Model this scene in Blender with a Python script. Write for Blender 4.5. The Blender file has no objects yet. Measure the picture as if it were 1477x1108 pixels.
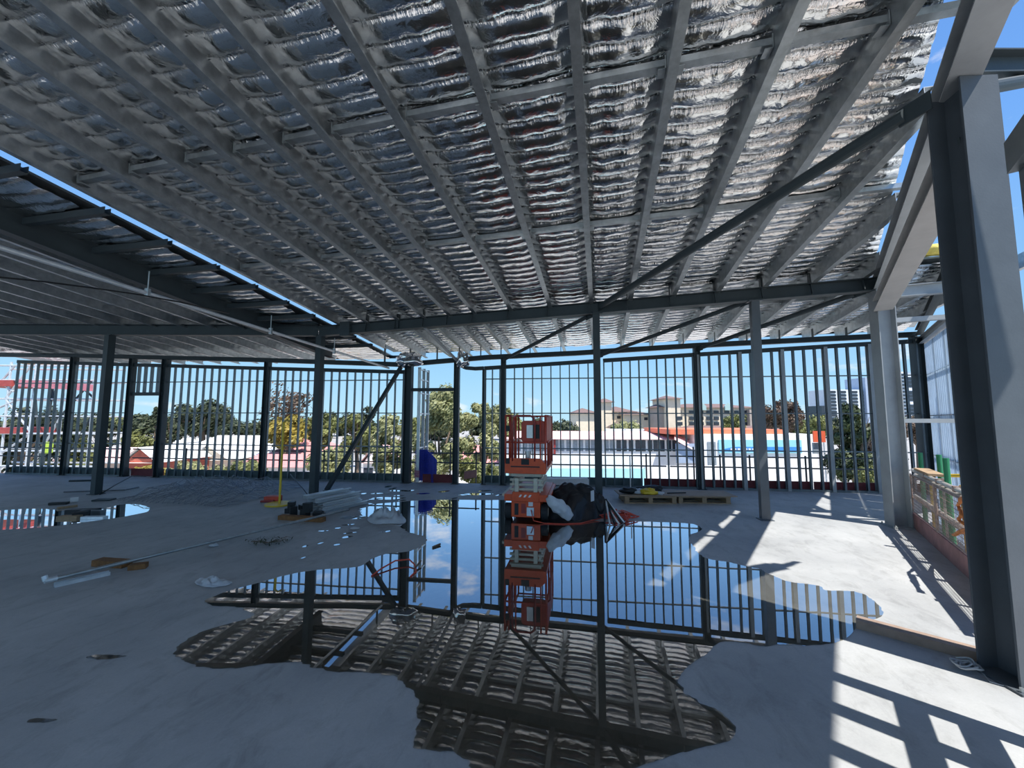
import bpy, math, random
import numpy as np
from mathutils import Vector, noise
rnd = random.Random(11)
COL = bpy.context.scene.collection
V = Vector
# ------------------------------------------------------------------ camera
F, CX, CY = 580.0, 738.5, 554.0
PITCH = math.atan(F / 6664.0)
CAM = V((0, 0, 1.8))
_r0 = V((1, 0, 0)); _f0 = V((0, math.cos(PITCH), math.sin(PITCH))); _u0 = V((0, -math.sin(PITCH), math.cos(PITCH)))
ROLL = 17.5 / 6664.0
R_ = _r0 * math.cos(ROLL) + _u0 * math.sin(ROLL)
U_ = -_r0 * math.sin(ROLL) + _u0 * math.cos(ROLL)

def ray(x, y): return R_ * ((x - CX) / F) + U_ * ((CY - y) / F) + _f0
def fl(x, y, z=0.0):
    d = ray(x, y); return CAM + d * ((z - CAM.z) / d.z)
def at(x, y, dist):
    d = ray(x, y); return CAM + d * (dist / d.y)
def onplane(x, y, p0, n):
    d = ray(x, y); return CAM + d * ((V(p0) - CAM).dot(n) / d.dot(n))

cam = bpy.data.cameras.new('camera'); co = bpy.data.objects.new('camera', cam); COL.objects.link(co)
cam.sensor_width = 36; cam.sensor_fit = 'HORIZONTAL'; cam.lens = F / 1477 * 36; cam.clip_end = 2000; cam.clip_start = 0.05
from mathutils import Matrix
co.matrix_world = Matrix(((R_.x, U_.x, -_f0.x, CAM.x), (R_.y, U_.y, -_f0.y, CAM.y), (R_.z, U_.z, -_f0.z, CAM.z), (0, 0, 0, 1)))
S = bpy.context.scene; S.camera = co
S.view_settings.view_transform = 'Standard'; S.view_settings.look = 'None'; S.view_settings.gamma = 1
S.view_settings.use_curve_mapping = False; S.view_settings.exposure = 0.12

# ------------------------------------------------------------------ materials
M = {}
def mat(name, c, rough=0.6, metal=0.0, var=0.15, scale=6.0, bump=0.0, bscale=40.0, c2=None, stretch=(1, 1, 1), alpha=None, trans=0.0, spec=None):
    m = bpy.data.materials.new(name); m.use_nodes = True; nt = m.node_tree; N = nt.nodes; L = nt.links
    b = N['Principled BSDF']; b.inputs['Roughness'].default_value = rough; b.inputs['Metallic'].default_value = metal
    if spec is not None: b.inputs['Specular IOR Level'].default_value = spec
    tc = N.new('ShaderNodeTexCoord'); mp = N.new('ShaderNodeMapping'); mp.inputs['Scale'].default_value = stretch
    L.new(tc.outputs['Object'], mp.inputs['Vector'])
    nz = N.new('ShaderNodeTexNoise'); nz.inputs['Scale'].default_value = scale; nz.inputs['Detail'].default_value = 5; nz.inputs['Roughness'].default_value = 0.62
    L.new(mp.outputs['Vector'], nz.inputs['Vector'])
    rp = N.new('ShaderNodeValToRGB'); rp.color_ramp.elements[0].position = 0.3; rp.color_ramp.elements[1].position = 0.72
    a = c2 if c2 else tuple(v * (1 - var) for v in c)
    e = c if c2 else tuple(min(1, v * (1 + var)) for v in c)
    rp.color_ramp.elements[0].color = (*a, 1); rp.color_ramp.elements[1].color = (*e, 1)
    L.new(nz.outputs['Fac'], rp.inputs['Fac']); L.new(rp.outputs['Color'], b.inputs['Base Color'])
    if bump:
        n2 = N.new('ShaderNodeTexNoise'); n2.inputs['Scale'].default_value = bscale; n2.inputs['Detail'].default_value = 4
        L.new(mp.outputs['Vector'], n2.inputs['Vector'])
        bp = N.new('ShaderNodeBump'); bp.inputs['Strength'].default_value = bump; bp.inputs['Distance'].default_value = 0.02
        L.new(n2.outputs['Fac'], bp.inputs['Height']); L.new(bp.outputs['Normal'], b.inputs['Normal'])
    if trans:
        t = N.new('ShaderNodeBsdfTranslucent'); L.new(rp.outputs['Color'], t.inputs['Color'])
        mx = N.new('ShaderNodeMixShader'); mx.inputs[0].default_value = trans
        L.new(b.outputs[0], mx.inputs[1]); L.new(t.outputs[0], mx.inputs[2]); L.new(mx.outputs[0], N['Material Output'].inputs['Surface'])
    M[name] = m; return m

mat('dark_steel', (.045, .06, .067), .5, .0, .12, 3, .05, 60, spec=.3)
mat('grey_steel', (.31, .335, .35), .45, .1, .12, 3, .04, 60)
mat('galv', (.40, .435, .45), .4, .8, .22, 9, .04, 80)
mat('pale_steel', (.42, .42, .41), .5, 0, .1, 3, .05, 60)
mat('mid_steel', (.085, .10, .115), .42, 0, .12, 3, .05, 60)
mat('rail_red', (.44, .05, .025), .45, 0, .1)
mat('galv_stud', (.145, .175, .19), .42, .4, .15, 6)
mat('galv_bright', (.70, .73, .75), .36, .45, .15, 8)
mat('wire', (.30, .33, .36), .5, .6)
mat('thin_wire', (.16, .18, .2), .5, .6)
mat('red_paint', (.66, .085, .018), .42, 0, .12, 8)
mat('dark_red', (.28, .035, .03), .45, 0, .15, 8)
mat('cream_paint', (.55, .53, .43), .5, 0, .12, 8)
mat('rubber', (.02, .022, .024), .75, 0, .2, 12)
mat('black_plastic', (.014, .016, .018), .45, spec=.35)
mat('tarp', (.012, .014, .017), .34, 0, .3, 5, .45, 16, spec=.35)
mat('white_plastic', (.66, .70, .74), .35, 0, .12, 6, .3, 20, trans=.25)
mat('white_paint', (.74, .75, .75), .6, 0, .08)
mat('timber', (.36, .25, .15), .75, 0, .25, 10, .15, 50, stretch=(1, 8, 8))
mat('rusty_timber', (.21, .095, .03), .8, 0, .35, 12, .3, 40)
mat('ply', (.34, .25, .18), .7, 0, .18, 4, .05, 60, stretch=(1, 6, 1))
mat('channel_brown', (.30, .22, .17), .6, 0, .2, 8)
mat('ply_pink', (.34, .17, .16), .75, 0, .25, 5, .1, 40)
mat('board_red', (.16, .03, .035), .75, 0, .3, 5)
mat('board_green', (.09, .13, .135), .75, 0, .3, 5)
mat('yellow', (.72, .50, .03), .45, 0, .1)
mat('yellow_dull', (.52, .38, .10), .6, 0, .25, 14)
mat('green_post', (.02, .21, .09), .4, 0, .1)
mat('strap', (.55, .19, .05), .7, 0, .4, 20, .3, 50)
mat('orange_cord', (.60, .07, .035), .5, 0, .2)
mat('blue_mesh', (.03, .05, .42), .5, 0, .25, 10)
mat('pink_mesh', (.5, .14, .2), .55)
mat('rusty_mesh', (.37, .27, .23), .6, .3, .35, 14)
mat('fence_tube', (.48, .45, .41), .45, .5, .3, 10)
mat('brick', (.48, .13, .09), .85, 0, .2, 3, .15, 20)
mat('render_white', (.90, .89, .86), .8, 0, .06, 2)
mat('render_cyan', (.40, .70, .76), .8, 0, .08, 1)
mat('banner_cyan', (.30, .66, .74), .7, 0, .05, 1)
mat('banner_blue', (.05, .26, .62), .7, 0, .1, 2)
mat('cream_wall', (.78, .68, .52), .85, 0, .06, 1)
mat('tan_wall', (.42, .36, .31), .85, 0, .08, 1)
mat('roof_white', (.88, .88, .87), .6, 0, .06, 3)
mat('roof_pink', (.62, .27, .25), .7, 0, .15, 3)
mat('roof_pale_red', (.74, .48, .45), .7, 0, .1, 3)
mat('roof_orange', (.72, .20, .10), .7, 0, .12, 3)
mat('roof_brown', (.19, .125, .11), .8, 0, .2, 2)
mat('tower_white', (.74, .77, .80), .7, 0, .05, 1)
mat('tower_blue', (.36, .44, .56), .6, 0, .08, 1)
mat('window_dark', (.035, .045, .06), .15, 0, .2)
mat('window_grey', (.27, .31, .34), .2, 0, .2)
mat('teal_panel', (.40, .58, .56), .7, 0, .1)
mat('sign_orange', (.80, .13, .05), .6, 0, .06)
mat('bark', (.16, .115, .08), .9, 0, .3, 8, .4, 20)
mat('leaf_olive', (.28, .29, .09), .6, 0, .5, .9, c2=(.09, .11, .035), trans=.2)
mat('leaf_gold', (.44, .33, .05), .6, 0, .5, .9, c2=(.17, .15, .03), trans=.2)
mat('leaf_dark', (.075, .095, .04), .6, 0, .5, .9, c2=(.022, .032, .016), trans=.15)
mat('leaf_pale', (.46, .45, .22), .6, 0, .4, .8, c2=(.13, .16, .06), trans=.25)
mat('leaf_russet', (.19, .11, .075), .6, 0, .4, .8, c2=(.05, .05, .03), trans=.15)
mat('leaf_conifer', (.09, .12, .035), .6, 0, .5, 1.2, c2=(.016, .03, .014), trans=.1)
mat('asphalt', (.36, .35, .33), .9, 0, .2, .4)
mat('grass', (.12, .15, .05), .9, 0, .35, .2)
mat('insulation_yellow', (.66, .52, .12), .9, 0, .2, 12, .5, 30)
mat('hivis', (.55, .75, .08), .7)
mat('red_scaffold', (.42, .07, .06), .5, 0, .2)
mat('pink_board', (.62, .22, .26), .7, 0, .15, 3)
mat('cladding', (.42, .54, .68), .35, .2, .12, 2, .03, 30, trans=.5)
mat('silver', (.45, .47, .48), .3, .8)
mat('dirt_deck', (.42, .37, .33), .85, 0, .3, 3, .2, 20)
mat('hose_grey', (.42, .43, .43), .5, 0, .2)

def concrete():
    m = bpy.data.materials.new('concrete'); m.use_nodes = True; nt = m.node_tree; N = nt.nodes; L = nt.links
    b = N['Principled BSDF']
    tc = N.new('ShaderNodeTexCoord')
    n1 = N.new('ShaderNodeTexNoise'); n1.inputs['Scale'].default_value = .8; n1.inputs['Detail'].default_value = 8; n1.inputs['Roughness'].default_value = .65
    mp = N.new('ShaderNodeMapping'); mp.vector_type = 'TEXTURE'; mp.inputs['Rotation'].default_value = (0, 0, -.215); mp.inputs['Scale'].default_value = (.5, 1, 1)
    n2 = N.new('ShaderNodeTexNoise'); n2.inputs['Scale'].default_value = 3.0; n2.inputs['Detail'].default_value = 9; n2.inputs['Roughness'].default_value = .7; n2.inputs['Distortion'].default_value = .6
    n3 = N.new('ShaderNodeTexNoise'); n3.inputs['Scale'].default_value = 90; n3.inputs['Detail'].default_value = 3
    L.new(tc.outputs['Object'], n1.inputs['Vector']); L.new(tc.outputs['Object'], mp.inputs['Vector']); L.new(mp.outputs['Vector'], n2.inputs['Vector']); L.new(tc.outputs['Object'], n3.inputs['Vector'])
    r1 = N.new('ShaderNodeValToRGB'); r1.color_ramp.elements[0].position = .28; r1.color_ramp.elements[1].position = .7
    r1.color_ramp.elements[0].color = (.30, .31, .315, 1); r1.color_ramp.elements[1].color = (.46, .47, .47, 1)
    L.new(n1.outputs['Fac'], r1.inputs['Fac'])
    r2 = N.new('ShaderNodeValToRGB'); r2.color_ramp.elements[0].position = .33; r2.color_ramp.elements[1].position = .5
    r2.color_ramp.elements[0].color = (.80, .80, .79, 1); r2.color_ramp.elements[1].color = (1, 1, 1, 1)
    L.new(n2.outputs['Fac'], r2.inputs['Fac'])
    r3 = N.new('ShaderNodeValToRGB'); r3.color_ramp.elements[0].color = (.88, .88, .88, 1); r3.color_ramp.elements[1].color = (1.06, 1.06, 1.06, 1)
    L.new(n3.outputs['Fac'], r3.inputs['Fac'])
    x1 = N.new('ShaderNodeMix'); x1.data_type = 'RGBA'; x1.blend_type = 'MULTIPLY'; x1.inputs['Factor'].default_value = 1
    L.new(r1.outputs['Color'], x1.inputs['A']); L.new(r2.outputs['Color'], x1.inputs['B'])
    x2 = N.new('ShaderNodeMix'); x2.data_type = 'RGBA'; x2.blend_type = 'MULTIPLY'; x2.inputs['Factor'].default_value = 1
    L.new(x1.outputs['Result'], x2.inputs['A']); L.new(r3.outputs['Color'], x2.inputs['B'])
    L.new(x2.outputs['Result'], b.inputs['Base Color'])
    b.inputs['Roughness'].default_value = .62; b.inputs['Specular IOR Level'].default_value = .35
    bp = N.new('ShaderNodeBump'); bp.inputs['Strength'].default_value = .25; bp.inputs['Distance'].default_value = .01
    L.new(n2.outputs['Fac'], bp.inputs['Height']); L.new(bp.outputs['Normal'], b.inputs['Normal'])
    M['concrete'] = m
concrete()

def water():
    m = bpy.data.materials.new('water'); m.use_nodes = True; nt = m.node_tree; N = nt.nodes; L = nt.links
    N.remove(N['Principled BSDF'])
    tr = N.new('ShaderNodeBsdfTransparent'); tr.inputs['Color'].default_value = (.66, .65, .61, 1)
    gl = N.new('ShaderNodeBsdfGlossy'); gl.inputs['Roughness'].default_value = .0; gl.inputs['Color'].default_value = (.95, .97, 1, 1)
    fr = N.new('ShaderNodeFresnel'); fr.inputs['IOR'].default_value = 1.5
    nz = N.new('ShaderNodeTexNoise'); nz.inputs['Scale'].default_value = 2.5; nz.inputs['Detail'].default_value = 1
    tc = N.new('ShaderNodeTexCoord'); L.new(tc.outputs['Object'], nz.inputs['Vector'])
    bp = N.new('ShaderNodeBump'); bp.inputs['Strength'].default_value = .012; bp.inputs['Distance'].default_value = .02
    L.new(nz.outputs['Fac'], bp.inputs['Height']); L.new(bp.outputs['Normal'], gl.inputs['Normal'])
    mx = N.new('ShaderNodeMixShader'); gain = N.new('ShaderNodeMath'); gain.operation = 'MULTIPLY'; gain.use_clamp = True; gain.inputs[1].default_value = 2.9; L.new(fr.outputs[0], gain.inputs[0]); L.new(gain.outputs[0], mx.inputs[0]); L.new(tr.outputs[0], mx.inputs[1]); L.new(gl.outputs[0], mx.inputs[2])
    L.new(mx.outputs[0], N['Material Output'].inputs['Surface'])
    M['water'] = m
water()

def foil():
    m = bpy.data.materials.new('foil'); m.use_nodes = True; nt = m.node_tree; N = nt.nodes; L = nt.links
    b = N['Principled BSDF']; b.inputs['Metallic'].default_value = 1; b.inputs['Base Color'].default_value = (.86, .86, .85, 1); b.inputs['Roughness'].default_value = .11
    uvn = N.new('ShaderNodeUVMap'); sp = N.new('ShaderNodeSeparateXYZ'); L.new(uvn.outputs[0], sp.inputs[0])
    def mth(op, a, b_=None, c=None):
        n = N.new('ShaderNodeMath'); n.operation = op
        for i, q in enumerate((a, b_, c)):
            if q is None: continue
            if isinstance(q, (int, float)): n.inputs[i].default_value = q
            else: L.new(q, n.inputs[i])
        return n.outputs[0]
    fr = mth('FRACT', sp.outputs['Y']); d = mth('MULTIPLY', mth('ABSOLUTE', mth('SUBTRACT', fr, .5)), 2.0); w = mth('POWER', d, 3.5)
    def nz(sx, sy, det, sc=1.0, dist=0.0):
        mp = N.new('ShaderNodeMapping'); mp.inputs['Scale'].default_value = (sx, sy, 1); L.new(uvn.outputs[0], mp.inputs['Vector'])
        n = N.new('ShaderNodeTexNoise'); n.inputs['Scale'].default_value = sc; n.inputs['Detail'].default_value = det; n.inputs['Roughness'].default_value = .6; n.inputs['Distortion'].default_value = dist
        L.new(mp.outputs[0], n.inputs['Vector']); return n.outputs['Fac']
    pucker = mth('MULTIPLY', mth('MULTIPLY', nz(34, 1.3, 3), w), 1.5)
    crk = mth('MULTIPLY', nz(6, 1.6, 4, 1.0, 1.0), .5)
    big = mth('MULTIPLY', nz(1.6, .5, 2), 1.0)
    h = mth('ADD', mth('ADD', pucker, crk), big)
    bp = N.new('ShaderNodeBump'); bp.inputs['Strength'].default_value = .9; bp.inputs['Distance'].default_value = .02
    L.new(h, bp.inputs['Height']); L.new(bp.outputs['Normal'], b.inputs['Normal'])
    M['foil'] = m
foil()

# ------------------------------------------------------------------ mesh helpers
WL = {}
class MB:
    def __init__(s): s.v = []; s.f = []
    def add(s, vs, fs):
        n = len(s.v); s.v += [tuple(v) for v in vs]; s.f += [tuple(i + n for i in f) for f in fs]; return s
    def obox(s, c, ax, ay, az):
        c = V(c); ax, ay, az = V(ax), V(ay), V(az)
        vs = [c + ax * i + ay * j + az * k for k in (-1, 1) for j in (-1, 1) for i in (-1, 1)]
        return s.add(vs, [(0, 2, 3, 1), (4, 5, 7, 6), (0, 1, 5, 4), (2, 6, 7, 3), (0, 4, 6, 2), (1, 3, 7, 5)])
    def box(s, x0, x1, y0, y1, z0, z1):
        return s.obox(((x0 + x1) / 2, (y0 + y1) / 2, (z0 + z1) / 2), ((x1 - x0) / 2, 0, 0), (0, (y1 - y0) / 2, 0), (0, 0, (z1 - z0) / 2))
    def rbox(s, c, sx, sy, sz, rz=0):   # c = bottom centre
        a = (math.cos(rz) * sx / 2, math.sin(rz) * sx / 2, 0); b = (-math.sin(rz) * sy / 2, math.cos(rz) * sy / 2, 0)
        return s.obox((c[0], c[1], c[2] + sz / 2), a, b, (0, 0, sz / 2))
    def ext(s, prof, A, B, up=(0, 0, 1)):
        A, B, up = V(A), V(B), V(up); t = (B - A).normalized(); side = t.cross(up).normalized(); u2 = side.cross(t)
        n = len(prof)
        vs = [A + side * p[0] + u2 * p[1] for p in prof] + [B + side * p[0] + u2 * p[1] for p in prof]
        fs = [(i, (i + 1) % n, n + (i + 1) % n, n + i) for i in range(n)] + [tuple(reversed(range(n))), tuple(range(n, 2 * n))]
        return s.add(vs, fs)
    def tube(s, pts, r, n=8, cap=True):
        pts = [V(p) for p in pts]; rings = []; prev = None
        for i, p in enumerate(pts):
            t = (pts[min(i + 1, len(pts) - 1)] - pts[max(i - 1, 0)])
            if t.length < 1e-9: t = V((0, 0, 1))
            t.normalize()
            if prev is None:
                a = t.cross(V((0, 0, 1)));
                if a.length < .05: a = t.cross(V((1, 0, 0)))
            else: a = prev - t * prev.dot(t)
            a.normalize(); b = t.cross(a); prev = a
            rr = r[i] if isinstance(r, (list, tuple)) else r
            rings.append([p + a * math.cos(2 * math.pi * k / n) * rr + b * math.sin(2 * math.pi * k / n) * rr for k in range(n)])
        vs = [v for rg in rings for v in rg]; fs = []
        for i in range(len(pts) - 1):
            for k in range(n): fs.append((i * n + k, i * n + (k + 1) % n, (i + 1) * n + (k + 1) % n, (i + 1) * n + k))
        if cap: fs += [tuple(reversed(range(n))), tuple(range((len(pts) - 1) * n, len(pts) * n))]
        return s.add(vs, fs)
    def poly(s, pts): return s.add(pts, [tuple(range(len(pts)))])
    def prism(s, pts, h):
        n = len(pts); vs = [V(p) for p in pts] + [V(p) + V(h) for p in pts]
        return s.add(vs, [tuple(reversed(range(n))), tuple(range(n, 2 * n))] + [(i, (i + 1) % n, n + (i + 1) % n, n + i) for i in range(n)])
    def build(s, name, mt, parent=None, smooth=False, label=None, cat=None, group=None, kind=None, bevel=0):
        me = bpy.data.meshes.new(name)
        if parent is not None: o0 = WL[parent.name]
        else:
            a = np.array(s.v); o0 = V(((a[:, 0].min() + a[:, 0].max()) / 2, (a[:, 1].min() + a[:, 1].max()) / 2, a[:, 2].min()))
        me.from_pydata([(v[0] - o0[0], v[1] - o0[1], v[2] - o0[2]) for v in s.v], [], s.f); me.update()
        me.materials.append(M[mt])
        if smooth: me.polygons.foreach_set('use_smooth', [True] * len(me.polygons))
        o = bpy.data.objects.new(name, me); COL.objects.link(o)
        if parent is not None: o.parent = parent
        else: o.location = o0
        WL[o.name] = o0
        if bevel:
            bv = o.modifiers.new('bevel', 'BEVEL'); bv.width = bevel; bv.segments = 2; bv.limit_method = 'ANGLE'
        tag(o, label, cat, group, kind); return o
def tag(o, label=None, cat=None, group=None, kind=None):
    if label: o['label'] = label
    if cat: o['category'] = cat
    if group: o['group'] = group
    if kind: o['kind'] = kind
def thing(name, label, cat, loc, group=None):
    o = bpy.data.objects.new(name, None); COL.objects.link(o); o.location = loc; o.empty_display_size = .1
    WL[o.name] = V(loc); tag(o, label, cat, group); return o
def I(h, b, tf, tw):
    return [(-b/2, -h/2), (b/2, -h/2), (b/2, -h/2+tf), (tw/2, -h/2+tf), (tw/2, h/2-tf), (b/2, h/2-tf), (b/2, h/2), (-b/2, h/2), (-b/2, h/2-tf), (-tw/2, h/2-tf), (-tw/2, -h/2+tf), (-b/2, -h/2+tf)]
def CH(w, d, t, l):
    return [(0, -d/2), (w, -d/2), (w, -d/2+l), (w-t, -d/2+l), (w-t, -d/2+t), (t, -d/2+t), (t, d/2-t), (w-t, d/2-t), (w-t, d/2-l), (w, d/2-l), (w, d/2), (0, d/2)]
def UC(w, d, t): return [(-w/2, -d/2), (w/2, -d/2), (w/2, d/2), (w/2-t, d/2), (w/2-t, -d/2+t), (-w/2+t, -d/2+t), (-w/2+t, d/2), (-w/2, d/2)]
def RC(w, h): return [(-w/2, -h/2), (w/2, -h/2), (w/2, h/2), (-w/2, h/2)]
ORD = ['first', 'second', 'third', 'fourth', 'fifth', 'sixth', 'seventh', 'eighth', 'ninth', 'tenth', 'eleventh', 'twelfth', 'thirteenth', 'fourteenth', 'fifteenth', 'sixteenth', 'seventeenth', 'eighteenth', 'nineteenth', 'twentieth']

# ------------------------------------------------------------------ roof frame (u across the purlins, v along them)
AZ = math.radians(12.3)
SU = V((math.cos(AZ), -math.sin(AZ), 0)); SV = V((math.sin(AZ), math.cos(AZ), 0))
def uv(p): p = V(p); return p.dot(SU), p.dot(SV)
def XY(u, v): q = SU * u + SV * v; return q.x, q.y
BS = -.10
UE = -6.15                                     # the step between the main roof and the left roof
def zp(u, v):                                  # underside of the purlins
    if u >= UE: return 4.23 + .026 * (u + .03) + BS * (v - 8.336)
    return 3.93 - .004 * (u - UE) + BS * (v - 8.336)
def RP(u, v, dz=0):
    x, y = XY(u, v); return V((x, y, zp(u, v) + dz))
C = {'A': V((-9.85, 9.72, 0)), 'B': V((-4.66, 9.65, 0)), 'D': V((1.73, 8.13, 0)), 'E': V((4.58, 7.45, 0)), 'G': V((6.56, 6.99, 0)), 'H': V((3.53, 2.96, 0))}
ed = (C['H'] - C['G']).normalized(); en = V((-ed.y, ed.x, 0))        # along / outward of the right-hand edge
if en.x < 0: en = -en
edge_u = lambda v: 2.77 + (v - 3.63) * .467
fac_u = lambda v: 7.9 + (v - 12.06) * .468
vend = lambda u: 12.1 + .05 * u

# ------------------------------------------------------------------ floor and puddles
fb = MB()
def fenceline(s): return fl(1319.6, 762) + (fl(1448, 880.6) - fl(1319.6, 762)) * s
WALL0 = V((-1.6, 11.4, 0)); WD = V((1, -.12, 0)).normalized(); WN = V((-WD.y, WD.x, 0))   # WN points outward
def wy(X): return 11.4 - .12 * (X + 1.6)
def W(x, y): return onplane(x, y, WALL0, WN)
f0 = fenceline(0); f1 = fenceline(1); fd = (f1 - f0).normalized()
fa = f0 - fd * 2.2; fz = f1 + fd * 7
corner = V((10.3, wy(10.3), 0))
pts = [(-22, -5, 0), (fz.x, fz.y, 0), (fa.x, fa.y, 0), (corner.x - .6, corner.y - .65, 0), (corner.x, corner.y + .12, 0), (-22, wy(-22) + .12, 0)]
fb.prism([(p[0], p[1], -.25) for p in pts], (0, 0, .25)); fb.build('floor', 'concrete', kind='structure')
# lower deck in the gap outside the balustrade
db = MB(); db.prism([(fa.x, fa.y, -.75), (fz.x, fz.y, -.75), (fz.x + en.x * 4, fz.y + en.y * 4, -.75), (corner.x + .2, corner.y + .2, -.75)], (0, 0, .1)); db.build('trim_1', 'dirt_deck', kind='structure')

def smooth_loop(pts, it=2):
    for _ in range(it):
        q = []
        for i in range(len(pts)):
            a, b = pts[i], pts[(i + 1) % len(pts)]
            q.append((a[0] * .75 + b[0] * .25, a[1] * .75 + b[1] * .25)); q.append((a[0] * .25 + b[0] * .75, a[1] * .25 + b[1] * .75))
        pts = q
    return pts
def puddle(pix, label, jag=0.0, z=.004):
    w = [fl(x, y) for x, y in pix]; p = smooth_loop([(q.x, q.y) for q in w], 3)
    out = []
    for i, (x, y) in enumerate(p):
        k = jag * (noise.noise(V((x * 4, y * 4, 3))) + .8 * noise.noise(V((x * 13, y * 13, 8))) + .6 * noise.noise(V((x * 31, y * 31, 8)))); out.append((x + k, y + k * .6, z))
    ar = sum(out[i][0] * out[(i + 1) % len(out)][1] - out[(i + 1) % len(out)][0] * out[i][1] for i in range(len(out)))
    if ar < 0: out.reverse()
    b = MB(); b.poly(out); return b.build('puddle', 'water', label=label, cat='puddle')
MAIN = [(298,864),(330,853),(370,842),(420,828),(460,822),(500,820),(520,818),(540,805),(560,798),(585,797),(600,793),(612,785),(617,778),(612,774),(598,771),(585,765),(575,760),(555,752),(535,748),(518,742),(518,733),(540,727),(570,725),(600,722),(660,721),(700,722),(735,721),(770,730),(800,742),(850,750),(878,755),(900,752),(930,753),(970,754),(990,755),(1005,757),(1013,763),(1008,768),(992,772),(995,782),(1003,792),(1008,800),(1020,806),(1035,809),(1055,812),(1075,818),(1100,822),(1115,830),(1130,838),(1160,843),(1183,846),(1190,853),(1215,852),(1240,855),(1255,862),(1268,875),(1278,887),(1262,894),(1246,899),(1235,906),(1226,918),(1215,925),(1195,930),(1160,933),(1120,930),(1105,934),(1075,928),(1040,926),(1030,932),(1020,945),(1000,955),(985,970),(975,982),(985,998),(1000,1010),(1030,1025),(1050,1038),(1062,1052),(1060,1068),(1030,1075),(990,1085),(960,1093),(930,1105),(900,1114),(850,1128),(750,1132),(690,1124),(672,1097),(655,1086),(640,1083),(610,1080),(598,1072),(602,1055),(603,1030),(600,1005),(590,990),(575,983),(560,973),(520,972),(480,971),(450,965),(430,955),(400,956),(370,960),(340,965),(300,964),(270,958),(253,950),(250,945),(262,928),(290,912),(330,900),(360,893),(372,887),(362,882),(340,877),(310,874),(296,868)]
puddle(MAIN, 'large still puddle in the middle of the slab mirroring the sky and roof', .03)
puddle([(-70,738),(0,737),(50,733),(100,738),(150,735),(170,728),(200,727),(217,733),(215,738),(190,744),(150,750),(100,757),(50,762),(0,765),(-70,769)], 'shallow puddle at the far left beside the offcut pile', .02)
for i, (x, y, w, h, lb) in enumerate([(560,719,30,2.2,'thin wet streak on the slab before the left stud wall'), (690,713,26,1.6,'thin wet streak beside the tall post left of the lift'), (575,708,16,1.4,'small wet streak by the blue netting'), (508,747,22,2.6,'small wet patch beside the stack of galvanised studs'),
        (152,948,34,4,'dark wet mark on the bare slab in the left foreground'), (60,1040,26,4,'dark wet splash near the bottom left corner')]):
    puddle([(x - w, y + h * .5), (x - w * .4, y - h), (x + w * .3, y - h * .7), (x + w, y - h * .4), (x + w * .5, y + h * .5), (x, y + h)], lb, .015, .003)

# ------------------------------------------------------------------ ceilings of foil blanket
def foil_sheet(name, u0f, u1f, v0, v1f, nu, nv, ripple, amp, purl, drape=.036):
    vs = []; fs = []; uvs = []
    pl = np.array(sorted(purl))
    for j in range(nv + 1):
        for i in range(nu + 1):
            t = i / nu; s = j / nv
            # v end depends on u, u limits depend on v
            vv = v0 + (v1f(0) - v0) * s
            ua, ub = u0f(vv), u1f(vv); u = ua + (ub - ua) * t
            if s > .93: vv = vv + (vend(u) - vend(0)) * (s - .93) / .07
            k_ = int(np.searchsorted(pl, u)); pa_ = pl[max(0, k_ - 1)]; pb_ = pl[min(len(pl) - 1, k_)]; tt = (u - pa_) / (pb_ - pa_) if pb_ > pa_ else .5; tt = min(1, max(0, tt)); dr = 1 - (2 * tt - 1) ** 2; d = min(abs(u - pa_), abs(u - pb_)); sag = min(1, d / .12)
            q = noise.noise(V((u * 1.7, vv * 1.1, 2.0))); q2 = noise.noise(V((u * 7, vv * 3.5, 5.0))); q3 = noise.noise(V((u * 19, vv * 6, 9)))
            ph = math.pi * (vv / ripple) + q * .5
            rp = abs(math.sin(ph)) ** .5; uvs.append((u, ph / math.pi))
            z = .205 - drape * dr - sag * (amp * rp * (1 + .6 * q) + .012 * q2 * 1.3 + .006 * q3 * (1.2 - rp) * 2) - .012
            p = RP(u, vv, z); vs.append(tuple(p))
    for j in range(nv):
        for i in range(nu):
            a = j * (nu + 1) + i; fs.append((a, a + 1, a + nu + 2, a + nu + 1))
    b = MB(); b.v = vs; b.f = fs
    o = b.build(name, 'foil', smooth=True, kind='structure')
    ul_ = o.data.uv_layers.new(name='UVMap'); li = np.zeros(len(o.data.loops), dtype=np.int32); o.data.loops.foreach_get('vertex_index', li)
    ul_.data.foreach_set('uv', np.array(uvs, dtype=np.float32)[li].ravel()); return o
PU = [-5.35, -4.55, -3.90, -3.28, -2.70, -1.88, -1.03, -.18, .60, 1.42, 2.22, 3.02, 3.82, 4.62, 5.42, 6.22, 7.0]
foil_sheet('ceiling', lambda v: UE, lambda v: (edge_u(v) - .08 if v < 8.25 else fac_u(v)), -2.0, vend, 250, 900, .2, .025, [UE] + PU, .032)
PL = [UE - 1.6 - .72 * k for k in range(15)]
foil_sheet('ceiling', lambda v: -19.5, lambda v: UE - .42, -2.0, vend, 150, 330, .2, .03, PL + [UE - .02])

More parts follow.
